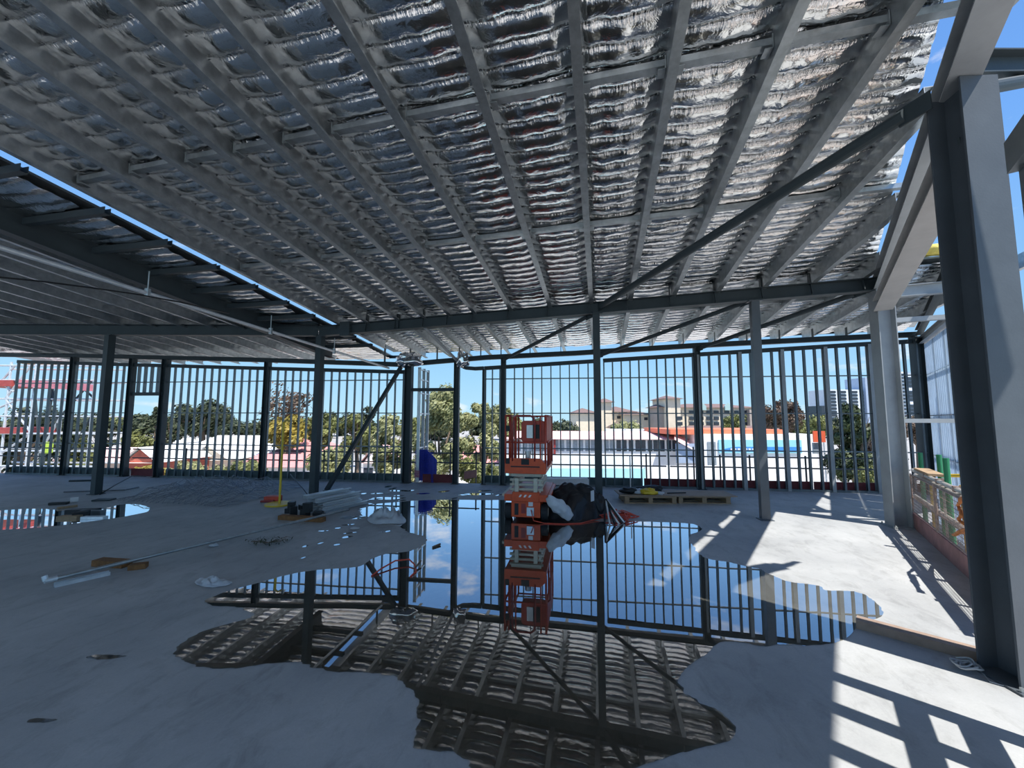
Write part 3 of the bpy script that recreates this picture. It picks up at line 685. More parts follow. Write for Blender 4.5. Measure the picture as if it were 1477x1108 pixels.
# orange strap tangle
st = MB()
def fxy(px, py, off=-.03):
    q = onplane(px, py, fpt(0, 0, off), V((-fd.y, fd.x, 0))); q.z = min(q.z, .99); return q
P_ = [fxy(x, y, -.03 - .015 * (i % 3)) for i, (x, y) in enumerate([(1425, 710), (1412, 712), (1400, 716), (1394, 722), (1404, 724), (1418, 716), (1410, 709), (1398, 714), (1386, 720), (1382, 730), (1388, 742), (1383, 750), (1392, 757), (1398, 763), (1385, 766), (1376, 772), (1386, 768), (1399, 768), (1401, 760), (1392, 748), (1385, 738)])]
fine = []
for i in range(len(P_) - 1):
    for t in range(5):
        q = P_[i].lerp(P_[i + 1], t / 5); fine.append(q + V((noise.noise(q * 30), noise.noise(q * 30 + V((5, 0, 0))), noise.noise(q * 30 + V((0, 7, 0))))) * .012)
st.tube(fine, .017, 7); st.build('strap', 'strap', smooth=True, label='orange webbing strap tangled on the mesh balustrade', cat='strap')
q = fxy(1402, 780, -.02); b = MB(); b.obox(q + V((0, 0, .07)), fd * .035, en * .012, (0, 0, .13)); b.build('board_tag', 'yellow_dull', label='yellowish striped board hanging under the orange strap', cat='board')

# near frame at the near right whose shadow falls on the slab
o = thing('stud_screen', 'steel stud screen along the right slab edge past the big column', 'wall frame', C['H'] + ed * 1.8)
for k in range(7):
    p = C['H'] + ed * (.85 + k * .40) + en * .05; b = MB(); b.ext(RC(.13, .06), p, p + V((0, 0, 3.4)), en); b.build('stud', 'galv_stud', o)
for z in (.75, 1.3, 3.4):
    b = MB(); b.ext(RC(.06, .2), C['H'] + ed * .8 + V((0, 0, z)), C['H'] + ed * 3.2 + V((0, 0, z))); b.build('rail', 'galv_stud', o)
# channel on the floor by the big column and a coil of wire
a, c = fl(1236, 903), fl(1451, 962); b = MB(); b.ext(UC(.12, .07, .005), a + V((0, 0, .035)), c + V((0, 0, .035)), (0, 0, -1)); b.build('floor_channel', 'channel_brown', label='brown channel lying on the slab at the foot of the big column', cat='channel')
q = fl(1395, 967); b = MB(); pts = []
for i in range(90):
    t = i / 90 * 2 * math.pi * 4.3; r = .06 + .025 * math.sin(i * .37); pts.append(q + V((math.cos(t) * r * 1.1, math.sin(t) * r * .8, .012 + .018 * (1 + math.sin(i * .9)) / 2 + .0004 * i)))
b.tube(pts, .006, 6); b.build('wire_coil', 'hose_grey', smooth=True, label='small coil of grey wire on the sunlit slab', cat='wire')
b = MB(); pts = [fl(x, y) + V((0, 0, .006)) for x, y in ((1408, 966), (1420, 975), (1428, 985), (1445, 990), (1477, 995), (1500, 1000))]; b.tube(pts, .004, 6); b.build('loose_wire', 'hose_grey', label='loose wire trailing to the right from the coil', cat='wire')

# top right: steel above the big column, scaffold beyond
tb0 = C['H'] + V((.1, -.1, 4.62))
b = MB(); b.ext(I(.2, .16, .012, .01), C['H'] + V((.12, .05, 4.63)), C['H'] + V((1.6, .42, 5.0))); b.build('outrigger_beam', 'dark_steel', label='dark beam running off to the right above the big column', cat='beam')
pipe('brace', C['H'] + V((.1, -.05, 4.36)), C['H'] + V((1.5, .45, 4.95)), .05, 'bolted tube brace under the dark beam right of the big column')
pipe('brace', C['H'] + V((.15, .1, 4.0)), C['H'] + V((1.6, .7, 4.42)), .045, 'short bolted brace leaving the big column to the right')
o = thing('scaffold', 'galvanised tube scaffold outside the right side against the sky', 'scaffold', FP(3.5, -5, 1.3))
sc = []
for of in (2.2, 3.3):
    for s in (1.2, 3.2, 5.2, 7.0): sc.append((FP(s, -5, of), FP(s, 6.6, of), 'standard'))
    for z in (3.2, 4.3, 5.3, 6.2): sc.append((FP(.8, z, of), FP(7.4, z, of), 'ledger'))
for s in (1.2, 3.2, 5.2, 7.0):
    for z in (3.25, 4.35, 5.35): sc.append((FP(s, z, 2.0), FP(s, z, 3.5), 'transom'))
for s in (1.2, 3.2, 5.2): sc.append((FP(s, 3.2, 3.3), FP(s + 2, 5.3, 3.3), 'diagonal'))
for s in (3.2, 5.2): sc.append((FP(s + 2, 4.3, 2.2), FP(s, 6.2, 2.2), 'diagonal'))
for a, c, nm in sc:
    b = MB(); b.tube([a, c], .024, 8); b.build(nm, 'galv_bright', o)

# ------------------------------------------------------------------ scissor lift
LO = fl(758, 752); LO = V(((LO.x), LO.y, 0)); ly = math.radians(-10)
lx = V((math.cos(ly), math.sin(ly), 0)); lyv = V((-math.sin(ly), math.cos(ly), 0))
def Lp(x, y, z): return LO + lx * x + lyv * y + V((0, 0, z))
lift = thing('scissor_lift', 'red scissor lift standing at the far edge of the puddle', 'lift', LO)
def lbox(name, x0, x1, y0, y1, z0, z1, mt, par=lift, bev=.008, label=None):
    b = MB(); b.obox(Lp((x0 + x1) / 2, (y0 + y1) / 2, (z0 + z1) / 2), lx * (x1 - x0) / 2, lyv * (y1 - y0) / 2, (0, 0, (z1 - z0) / 2)); return b.build(name, mt, par, bevel=bev, label=label)
hw = .385
ch = lbox('chassis', -.26, .26, .02, 1.5, .06, .36, 'red_paint')
lbox('deck', -hw, hw, 0, 1.52, .34, .46, 'red_paint')
lbox('hood', -.24, .24, -.02, .3, .34, .5, 'red_paint')
for i in range(3):
    b = MB(); c = Lp(-.09 + i * .085, -.024, .44); b.prism([c - lx * .032 - V((0, 0, .022)), c + lx * .004 - V((0, 0, .022)), c + lx * .032 + V((0, 0, .022)), c - lx * .004 + V((0, 0, .022))], lyv * .003); b.build('emblem', 'white_paint', lift)
for sx in (-1, 1):
    for y in (.16, 1.28):
        b = MB(); b.tube([Lp(sx * .27, y, .14), Lp(sx * hw, y, .14)], .14, 28); w_ = b.build('wheel', 'rubber', lift)
        b = MB(); b.tube([Lp(sx * (hw - .02), y, .14), Lp(sx * (hw + .006), y, .14)], .075, 18); b.build('hub', 'cream_paint', w_)
lbox('battery_door', -.20, -.13, .01, .03, .1, .3, 'black_plastic', ch, .004)
lbox('control_panel', .02, .15, .0, .03, .09, .24, 'silver', ch, .004); lbox('decal', .05, .13, .012, .024, .26, .33, 'white_paint', ch, 0)
lbox('decal', -.08, .0, .012, .024, .13, .3, 'dark_red', ch, 0)
for sx in (-1, 1): lbox('side_tray', sx * .385 - (.0 if sx > 0 else .06), sx * .385 + (.06 if sx > 0 else 0), .1, 1.4, .40, .45, 'cream_paint' if sx < 0 else 'red_paint')
# folded scissor arms
for k in range(4):
    z = .5 + k * .085
    for sx in (-.24, .24):
        b = MB(); b.obox(Lp(sx, .76, z + .03), lx * .02, (lyv * .66 + V((0, 0, .02 * (-1) ** k))), (0, 0, .032)); b.build('scissor_arm', 'cream_paint', lift, bevel=.005)
    b = MB(); b.tube([Lp(-.3, .12, z + .03), Lp(.3, .12, z + .03)], .024, 10); b.build('cross_pin', 'cream_paint', lift)
for sx in (-.17, .17): lbox('pivot_bracket', sx - .035, sx + .035, .04, .12, .46, .74, 'cream_paint')
lbox('cross_plate', -.27, .27, .06, .1, .765, .83, 'cream_paint')
# platform
b = MB(); n = [(-.37, .83), (.37, .83), (.37, 1.0), (.27, 1.10), (-.27, 1.10), (-.37, 1.0)]
b.prism([Lp(x, -.04, z) for x, z in n], lyv * .05); b.build('platform_front', 'red_paint', lift, bevel=.006)
pf = lbox('platform', -.37, .37, .0, 1.5, .84, .92, 'red_paint'); lbox('slot', -.26, .26, -.052, -.038, .945, .965, 'black_plastic', lift, 0)
lbox('recess', -.07, .07, -.055, -.035, .99, 1.09, 'black_plastic', lift, 0)
rails = MB()
zt = 1.86
for sx in (-.36, .36):
    for y in (-.02, .5, 1.0, 1.48): rails.tube([Lp(sx, y, .9), Lp(sx, y, zt)], .018, 8)
    rails.tube([Lp(sx, -.02, zt), Lp(sx, 1.48, zt)], .018, 8); rails.tube([Lp(sx, -.02, 1.38), Lp(sx, 1.48, 1.38)], .016, 8)
for y in (-.02, 1.48):
    rails.tube([Lp(-.36, y, 1.38), Lp(.36, y, 1.38)], .016, 8)
rails.tube([Lp(-.36, 1.48, zt), Lp(.36, 1.48, zt)], .018, 8)
for x in (-.29, -.17, .27): rails.tube([Lp(x, -.02, 1.05), Lp(x, -.02, zt)], .014, 8)
rails.build('guard_rail', 'rail_red', lift, smooth=True)
b = MB(); b.tube([Lp(-.23, -.03, 1.05), Lp(-.23, -.03, 1.74), Lp(-.21, -.03, 1.82), Lp(-.15, -.03, 1.86), Lp(.09, -.03, 1.86), Lp(.15, -.03, 1.82), Lp(.17, -.03, 1.74), Lp(.17, -.03, 1.05)], .017, 8); b.build('gate_hoop', 'dark_red', lift, smooth=True)
b = MB(); n = []
for (cx, cz, a0) in ((.29, 1.71, 0), (-.02, 1.71, 90), (-.02, 1.44, 180), (.29, 1.44, 270)):
    for t in range(4): a = math.radians(a0 + t * 30); n.append((cx + .06 * math.cos(a), cz + .06 * math.sin(a)))
b.prism([Lp(x, .02, z) for x, z in n], lyv * .16); cb = b.build('control_box', 'rail_red', lift, bevel=.01)
lbox('screen_panel', .02, .16, .008, .022, 1.46, 1.69, 'silver', cb, 0); lbox('dark_panel', .13, .27, .004, .02, 1.45, 1.70, 'black_plastic', cb, 0)
lbox('side_plate', .345, .375, .1, 1.2, 1.40, 1.84, 'rail_red', lift, .01)
for z in (1.0, 1.58): lbox('latch', -.35, -.28, -.05, -.02, z, z + .1, 'black_plastic', lift, .004)
b = MB(); b.tube([Lp(.42, .1, .98), Lp(.42, .1, 1.35)], .013, 8); b.tube([Lp(.42, .1, 1.35), Lp(.36, .1, 1.4)], .013, 8); b.build('swing_bar', 'dark_red', lift)
b = MB(); b.tube([Lp(.06 - .03, .12, .92), Lp(.03, .12, 1.16)], .05, 16); b.tube([Lp(.03, .12, 1.16), Lp(.03, .12, 1.22)], .06, 16); b.build('paint_tin', 'silver', label='silver tin standing on the red lift platform', cat='tin')

# ------------------------------------------------------------------ tarp heap and things round it
def heap(name, c, rx, ry, h, label, mt, cat, seed=1, amp=.25, rot=0):
    b = MB(); n, m_ = 110, 44; vs = []; fs = []
    for j in range(m_ + 1):
        t = j / m_
        for i in range(n):
            ph = 2 * math.pi * i / n; r = t
            d = V((math.cos(ph) * r, math.sin(ph) * r, 0))
            k = 1 + amp * .6 * noise.noise(V((math.cos(ph) * 1.2, math.sin(ph) * 1.2, seed)))
            fold = amp * .16 * math.sin(ph * 9 + 3 * noise.noise(d * 2 + V((seed, 0, 0))) + 5 * r) * r
            z = h * max(0, (1 - r ** 2.1)) * (1 + amp * noise.noise(d * 1.8 + V((0, seed, 0)))) + (.10 * amp * noise.noise(d * 7 + V((seed, 1, 0))) + .09 * amp * (.4 - abs(noise.noise(d * 5 + V((seed, 8, 0))))) + .05 * amp * (.4 - abs(noise.noise(V((d.x * 16, d.y * 9, seed + 3)))))) * (1 - r ** 4)
            x, y = d.x * rx * (k + fold), d.y * ry * (k + fold)
            vs.append(V((c[0] + x * math.cos(rot) - y * math.sin(rot), c[1] + x * math.sin(rot) + y * math.cos(rot), c[2] + max(.003, z))))
    for j in range(m_):
        for i in range(n): fs.append((j * n + i, (j + 1) * n + i, (j + 1) * n + (i + 1) % n, j * n + (i + 1) % n))
    b.add(vs, fs); return b.build(name, mt, smooth=True, label=label, cat=cat)
heap('tarp_heap', (1.18, 7.95, 0), .74, .62, .55, 'black tarpaulin draped over a heap right of the red lift', 'tarp', 'tarpaulin', 4, .30)
# white sack
a = Lp(.40, -.05, .42); c = V((1.04, 7.2, .09)); b = MB(); n = 34; pts = [a.lerp(c, i / n) for i in range(n + 1)]
rr = [.035 + .085 * math.sin(math.pi * min(1, (i + .6) / n * .95)) ** .6 for i in range(n + 1)]; b.tube(pts, rr, 30)
b.v = [tuple(V(v) + V((noise.noise(V(v) * 9), noise.noise(V(v) * 9 + V((3, 0, 0))), noise.noise(V(v) * 9 + V((0, 5, 0))))) * .035 + V((0, -1, .4)) * .03 * abs(noise.noise(V((v[0] * 11 + v[2] * 8, v[1] * 5, v[2] * 16))))) for v in b.v]
b.v = [(x, y, max(.006, z)) for x, y, z in b.v]; b.build('sack', 'white_plastic', smooth=True, label='white plastic sack leaning between the lift and the black tarp', cat='sack')
cr = V((1.72, 7.28, 0))
for i in range(8):
    an = -1.2 + i * .32; e = cr + V((math.cos(an - .9) * .26, math.sin(an - .9) * .22 - .05, .02)); t_ = cr + V((.02 * (i % 3) - .06, .05, .38 - .02 * (i % 4)))
    b = MB(); b.tube([e, t_], .016, 8); b.build('rod', 'galv_bright' if i % 2 else 'black_plastic', label='thin rod splayed in the bundle at the foot of the middle post', cat='rod', group='rods splayed at the middle post')
crumple('bag', V((1.6, 7.75, .2)), .2, 'small black bag wedged between the tarp and the middle post', 'black_plastic', 'bag', (.8, .8, 1), 5, .4, .005)
b = MB(); b.obox((1.46, 7.42, .42), (.03, 0, .01), (0, .01, .004), (0, 0, .09)); b.build('tag', 'white_plastic', label='pale tag stuck upright on the black tarp', cat='tag')
# orange cord tangle
def tangle(c, rx, ry, n, r, h, seed):
    rg = random.Random(seed); pts = []
    for i in range(n):
        t = i * .55 + rg.uniform(-.3, .3); k = rg.uniform(.25, 1); pts.append(V((c.x + math.cos(t) * rx * k + rg.uniform(-.06, .06), c.y + math.sin(t) * ry * k, r + rg.uniform(0, h) * (1.2 - k))))
    out = []
    for i in range(1, n - 2):
        for s in range(5):
            t = s / 5; p0, p1, p2, p3 = pts[i - 1], pts[i], pts[i + 1], pts[i + 2]
            q = .5 * ((2 * p1) + (p2 - p0) * t + (2 * p0 - 5 * p1 + 4 * p2 - p3) * t * t + (3 * p1 - p0 - 3 * p2 + p3) * t ** 3); q.z = max(r + .002, q.z); out.append(q)
    return out
b = MB(); b.tube(tangle(fl(892, 748), .34, .26, 70, .008, .16, 3), .009, 6); b.build('extension_cord', 'orange_cord', smooth=True, label='tangled orange extension cord right of the middle post', cat='cord')
b = MB(); pts = [Lp(.1, -.02, .2), Lp(.16, -.14, .05), fl(785, 756) + V((0, 0, .012)), fl(812, 757) + V((0, 0, .012)), fl(838, 756) + V((0, 0, .012)), fl(856, 752) + V((0, 0, .02)), fl(868, 750) + V((0, 0, .03))]
b.tube(pts, .009, 7); b.build('power_lead', 'orange_cord', smooth=True, label='orange lead running from the lift along the puddle edge', cat='cord')
# white trestle board behind
q0 = at(786, 694, 9.6); q1 = at(848, 694, 9.4); b = MB(); o = thing('trestle', 'white board lying on a low trestle behind the black tarp', 'board', V(((q0.x + q1.x) / 2, q0.y, 0)))
b.obox((q0 + q1) / 2, (q1 - q0) / 2, V((0, .14, 0)), (0, 0, .07)); b.build('board', 'white_paint', o, bevel=.01)
for t in (.15, .85):
    p = q0.lerp(q1, t); b = MB(); b.box(p.x - .03, p.x + .03, p.y - .1, p.y + .1, 0, p.z - .07); b.build('leg', 'timber', o)

# pallets with ply sheet
def pallet(c, rz, label):
    o = thing('pallet', label, 'pallet', c, 'pallets under the plywood sheet'); ax = V((math.cos(rz), math.sin(rz), 0)); ay = V((-ax.y, ax.x, 0))
    for k in range(7):
        b = MB(); b.obox(c + ay * (-.27 + k * .09) + V((0, 0, .135)), ax * .55, ay * .035, (0, 0, .011)); b.build('slat', 'timber', o)
    for x in (-.5, 0, .5):
        b = MB(); b.obox(c + ax * x + V((0, 0, .073)), ax * .045, ay * .3, (0, 0, .05)); b.build('bearer', 'timber', o)
    for k in (-.26, 0, .26):
        b = MB(); b.obox(c + ay * k + V((0, 0, .011)), ax * .55, ay * .05, (0, 0, .011)); b.build('bottom_board', 'timber', o)
pA = fl(940, 727) + V((0, .32, 0)); pB_ = fl(1016, 727) + V((.03, .32, 0)); prz = -.04
pallet(pA, prz, 'timber pallet under the left end of the plywood sheet'); pallet(pB_, prz, 'timber pallet under the right end of the plywood sheet')
b = MB(); cen = (pA + pB_) / 2; b.obox(cen + V((.03, .03, .16)), V((1.24, -.05, 0)), V((.02, .33, 0)), (0, 0, .012)); b.build('plywood_sheet', 'ply', label='large plywood sheet lying across two pallets', cat='sheet')
pz = .174
crumple('bag', V((pA.x - .42, pA.y - .1, pz + .07)), .12, 'dark bag at the left end of the plywood sheet', 'black_plastic', 'bag', (1.5, 1, .6), 2, .35, pz)
crumple('bag', V((pA.x - .02, pA.y - .2, pz + .06)), .12, 'yellow plastic bag on the plywood sheet', 'yellow', 'bag', (1.3, 1, .55), 7, .5, pz)
crumple('cloth', V((pA.x - .2, pA.y - .1, pz + .045)), .11, 'white cloth between the dark and yellow bags', 'white_plastic', 'cloth', (1.4, 1, .5), 12, .5, pz)
crumple('cloth', V((pA.x + .2, pA.y - .2, pz + .03)), .09, 'white cloth just right of the yellow bag', 'white_plastic', 'cloth', (1.3, .8, .4), 14, .5, pz)
crumple('bag', V((pA.x + .1, pA.y + .12, pz + .06)), .15, 'long black bundle behind the yellow bag', 'black_plastic', 'bag', (2.0, .8, .55), 18, .35, pz)
b = MB(); b.tube([V((pA.x + .42, pA.y - .1, pz + .015)), V((pA.x + .85, pA.y - .05, pz + .015))], .013, 8); b.build('rod', 'black_plastic', label='thin black rod lying on the plywood sheet', cat='rod')
b = MB(); q = V((pA.x - .22, pA.y + .45, 0)); b.tube([q, q + V((0, 0, .95))], .014, 8); b.tube([q, q + V((0, 0, .05))], .06, 12); b.build('white_pole', 'white_paint', label='thin white pole standing behind the pallets', cat='pole')

# ------------------------------------------------------------------ left side clutter
pa, pb = fl(66, 838, .1), fl(503, 735, .1)
o = thing('long_pipe', 'long galvanised pipe lying over timber packers on the left slab', 'pipe', V(((pa.x + pb.x) / 2, (pa.y + pb.y) / 2, .02)))
b = MB(); b.tube([pa, pb], .021, 14); b.build('tube', 'galv', o, smooth=False)
dd = (pb - pa).normalized(); b = MB(); b.tube([pa - dd * .01, pa + dd * .08], .028, 14); b.tube([pa, pa + V((-.02, .0, .05))], .024, 10); b.build('elbow_cap', 'galv_bright', o)
a, c = fl(78, 847), fl(158, 829); b = MB(); b.ext(UC(.07, .04, .003), a + V((0, 0, .02)), c + V((0, 0, .02))); b.build('channel_offcut', 'galv_bright', label='short galvanised channel beside the near end of the long pipe', cat='channel')
def timber(p0, p1, w, h, label, mt='rusty_timber'):
    b = MB(); b.ext(RC(w, h), p0 + V((0, 0, h / 2 + .001)), p1 + V((0, 0, h / 2 + .001))); return b.build('timber_packer', mt, label=label, cat='timber', bevel=.004)
timber(fl(140, 815), fl(183, 818), .13, .074, 'brown timber packer under the long pipe, left piece')
timber(fl(186, 822), fl(212, 819), .10, .06, 'brown timber packer under the long pipe, right piece')
timber(fl(404, 749), fl(467, 753), .12, .075, 'brown timber packer under the far end of the long pipe')
# stack of galvanised studs
sA, sB = fl(441, 737), fl(512, 720); sd = (sB - sA); sd.z = 0; sd.normalize(); sd = V((.45, .89, 0)).normalized(); sn = V((sd.y, -sd.x, 0)); sA = fl(452, 740)
k = 0
for row, n in enumerate((6, 6, 5, 4, 2)):
    for i in range(n):
        p = sA + sn * (-.36 + i * .12 + row * .04 + rnd.uniform(-.015, .015)) + sd * rnd.uniform(-.12, .06) + V((0, 0, (.04 + row * .066)))
        L_ = .95 + rnd.uniform(-.1, .12)
        b = MB(); b.ext(CH(.06, .06, .004, .012), p, p + sd * L_, (0, 0, 1))
        b.build('galvanised_stud', 'galv_bright', label='galvanised stud in the stack at the foot of the second post', cat='stud', group='galvanised studs in the stack')
o = thing('dark_stud_ends', 'black blocks added for the shaded open ends of the stud stack', 'box', sA - sd * .25)
for i in range(7):  # added blocks, their black stands for the shade inside the open stud ends
    b = MB(); b.rbox(sA - sd * (.2 + .05 * (i % 3)) + sn * (-.42 + i * .13) + V((0, 0, .1 * (i % 2))), .12, .13, .09 + .04 * (i % 3), .3 * i); b.build('dark_end', 'black_plastic', o)
# yellow stand
q = fl(403, 728); o = thing('yellow_stand', 'thin yellow pole on a round yellow base', 'stand', q)
b = MB(); b.tube([q, q + V((0, 0, .03))], .27, 36); b.build('base', 'yellow', o); b = MB(); b.tube([q, q + V((0, 0, 1.72))], .022, 12); b.build('pole', 'yellow', o)
b = MB(); b.tube([q + V((0, 0, 1.72)), q + V((.06, 0, 1.76)), q + V((.13, .02, 1.73))], .018, 8); b.build('hook', 'yellow_dull', o)
b = MB(); q2 = fl(389, 725) + V((0, .12, 0)); b.rbox(q2, .3, .2, .12, .1); b.build('red_block', 'orange_cord', label='red-brown block behind the round yellow base', cat='block', bevel=.01)
b = MB(); b.tube([q2 + V((-.2, -.1, .02)), q2 + V((.1, -.14, .03))], .025, 8); b.build('rod', 'dark_red', label='short dark red bar in front of the red-brown block', cat='rod')
# wire mesh pile
def mesh_pile():
    b = MB(); rg = random.Random(4)
    for layer in range(2):
        nx, ny = 44, 20; x0, x1, y0, y1 = -8.5, -5.6, 8.75, 10.9; g = {}
        for j in range(ny + 1):
            for i in range(nx + 1):
                s, t = i / nx, j / ny
                x = x0 + (x1 - x0) * s + .35 * (t - .5) + .12 * noise.noise(V((s * 5, t * 5, layer * 3))); y = y0 + (y1 - y0) * t - .6 * (s - .3) * (1 - t) + .1 * noise.noise(V((s * 6, t * 6, layer * 3 + 9)))
                env = math.sin(math.pi * min(1, max(0, s))) ** .5 * math.sin(math.pi * t) ** .5
                z = .015 + env * (.10 + .2 * layer + .16 * noise.noise(V((s * 9, t * 7, 20 + layer))) + .09 * math.sin(s * 34 + t * 9 + layer))
                g[i, j] = V((x, y, max(.006, z)))
        for j in range(ny):
            for i in range(nx):
                if rg.random() < .22: continue
                if (i + j) % 2 == 0: b.tube([g[i, j], g[i + 1, j + 1]], .0045, 3, False)
                else: b.tube([g[i + 1, j], g[i, j + 1]], .0045, 3, False)
    b.build('wire_mesh_pile', 'wire', label='loose springy pile of wire mesh on the slab left of the yellow stand', cat='wire mesh')
mesh_pile()
# offcuts round the left post
specs = [((85, 728), .30, .10, .05, .3, 'black_plastic', 'dark offcut at the left end of the pile by the left post'), ((107, 724), .12, .09, .09, .8, 'white_paint', 'white block lying on the pile by the left post'), ((97, 733), .06, .28, .04, -.5, 'timber', 'short pale stick leaning in the pile by the left post'),
         ((120, 739), .5, .16, .06, .15, 'black_plastic', 'long dark offcut in front of the left post'), ((100, 748), .34, .12, .05, .1, 'timber', 'grey timber offcut at the edge of the left puddle'), ((132, 741), .42, .1, .06, .05, 'galv_stud', 'upper pale offcut in the left puddle'), ((136, 749), .40, .1, .05, .02, 'galv_bright', 'lower pale offcut in the left puddle'),
         ((117, 745), .2, .2, .09, .6, 'rubber', 'black lump among the offcuts in the left puddle'), ((150, 722), .34, .2, .03, .2, 'dark_steel', 'flat dark plate at the foot of the left post')]
for (xy, a, b_, h, rz, mt_, lb) in specs:
    b = MB(); b.rbox(fl(*xy) + V((0, 0, .002)), a, b_, h, rz); b.build('offcut', mt_, label=lb, cat='offcut', bevel=.006)
b = MB(); b.tube([fl(92, 711) + V((0, 0, .02)), fl(180, 708) + V((0, 0, .02)), fl(200, 704) + V((0, 0, .02))], .015, 6); b.build('rod', 'thin_wire', label='thin rod lying between the left post and the mesh pile', cat='rod')
b = MB(); b.tube([fl(100, 695) + V((0, 0, .02)), fl(136, 694) + V((0, 0, .02))], .03, 6); b.build('rod', 'dark_steel', label='dark bar on the slab just left of the left post', cat='rod')
pts = [fl(144, 714) + V((0, 0, .01)), fl(165, 706) + V((0, 0, .1)), fl(190, 697) + V((0, 0, .2)), fl(210, 690) + V((0, 0, .06))]; b = MB(); b.tube(pts, .012, 6); b.build('cable', 'black_plastic', smooth=True, label='black cable looping from the left post towards the wall', cat='cable')
pts = [fl(425, 672) + V((0, 0, .01)), fl(428, 690) + V((0, 0, .3)), fl(438, 705) + V((0, 0, .14)), fl(447, 716) + V((0, 0, .02))]; b = MB(); b.tube([fl(418, 694) + V((0, 0, .2)), fl(426, 700) + V((0, 0, .12)), fl(436, 710) + V((0, 0, .1)), fl(446, 718) + V((0, 0, .02))], .01, 6); b.build('cable', 'black_plastic', smooth=True, label='black cable curving down to the stack of studs', cat='cable')

# plastic sheets and scraps
def film(name, px, label, h=.05, seed=0, mt='white_plastic', n=14):
    ws = [fl(x, y) for x, y in px]; c = sum(ws, V((0, 0, 0))) / len(ws)
    lo = smooth_loop([(w.x, w.y) for w in ws], 2); vs = [c + V((0, 0, .01 + h * .6))]; fs = []; m_ = len(lo); R = 16
    for r in range(1, R + 1):
        for (x, y) in lo:
            t = r / R; p = V((c.x + (x - c.x) * t, c.y + (y - c.y) * t, 0)); z = .008 + h * (1 - t ** 2) * (.5 + noise.noise(p * 9 + V((seed, 0, 0)))) + h * 1.3 * abs(noise.noise(p * 15 + V((seed, 4, 0)))) * (1 - t ** 4) + .012 * abs(noise.noise(p * 40 + V((seed, 9, 0)))); p.z = max(.006, z); vs.append(p)
    for i in range(m_): fs.append((0, 1 + i, 1 + (i + 1) % m_))
    for r in range(R - 1):
        for i in range(m_): a = 1 + r * m_ + i; b2 = 1 + r * m_ + (i + 1) % m_; fs.append((a, a + m_, b2 + m_, b2))
    b = MB(); b.add(vs, fs); return b.build(name, mt, smooth=True, label=label, cat='plastic')
film('plastic_sheet', [(279, 843), (284, 837), (305, 835), (325, 838), (338, 841), (328, 846), (308, 849), (292, 848)], 'crumpled clear plastic at the left tip of the big puddle', .045, 3)
film('plastic_bag', [(528, 752), (533, 744), (545, 742), (562, 746), (575, 742), (587, 750), (583, 757), (560, 756), (540, 758)], 'crumpled plastic bag on the puddle edge with two raised peaks', .16, 8)
wet = [(502, 757, 12), (505, 769, 14), (466, 766, 9), (488, 762, 8), (500, 775, 13), (462, 784, 8), (486, 786, 9), (556, 767, 11), (441, 788, 8), (520, 745, 10), (545, 738, 10), (542, 720, 12), (566, 705, 11), (525, 712, 8), (437, 805, 7), (560, 702, 9), (590, 708, 10), (545, 712, 12), (530, 727, 9), (575, 715, 10), (610, 712, 12), (498, 722, 8), (640, 709, 11), (668, 714, 9), (700, 708, 12), (655, 719, 8), (580, 722, 7), (720, 714, 8)]
for i, (x, y, w) in enumerate(wet):
    h_ = rnd.uniform(.8, 1.7); w *= rnd.uniform(.7, 1.1); k = rnd.uniform(-1.2, .2)
    o = puddle([(x - w, y + h_ * .6 - k), (x - w * .5, y - h_ * .3 - k * .5), (x - w * .1, y - h_ * rnd.uniform(.1, .9)), (x + w * .45, y - h_ * .7 + k * .5), (x + w, y - h_ * .2 + k), (x + w * .4, y + h_ * rnd.uniform(.2, .6) + k * .4), (x, y + h_)], 'tiny bright wet splash on the slab around the stud stack and doorway', .02, .003)
    o['group'] = 'tiny wet splashes on the slab'
for i, (x, y, w) in enumerate([(308, 788, 9), (404, 779, 5), (512, 763, 9)]):
    film('plastic_scrap', [(x - w, y + 1.4), (x - w * .5, y - 1.6), (x + w * .4, y - 1.2), (x + w, y - .4), (x + w * .3, y + 1.6)], ('small white plastic scrap in front of the long pipe', 'tiny white scrap beside the leafy twig', 'white plastic scrap just left of the crumpled bag')[i], .02, i)
# leafy twig
q = fl(388, 784); o = thing('twig', 'small leafy twig lying on the slab below the long pipe', 'twig', q); b = MB()
for i in range(9): a = -2.6 + i * .35; b.tube([q + V((0, 0, .01)), q + V((math.cos(a) * .25, math.sin(a) * .15, .05 + .02 * (i % 3)))], .004, 4)
b.build('stem', 'bark', o); b = MB()
for i in range(120):
    a = rnd.uniform(-3, .6); r = rnd.uniform(.05, .3); p = q + V((math.cos(a) * r * 1.1, math.sin(a) * r * .6, rnd.uniform(.01, .1))); d1 = V((rnd.uniform(-1, 1), rnd.uniform(-1, 1), rnd.uniform(-.3, .6))).normalized() * .03; d2 = d1.cross(V((0, 0, 1))).normalized() * .008; b.poly([p - d1, p + d2, p + d1, p - d2])
b.build('leaves', 'leaf_dark', o)
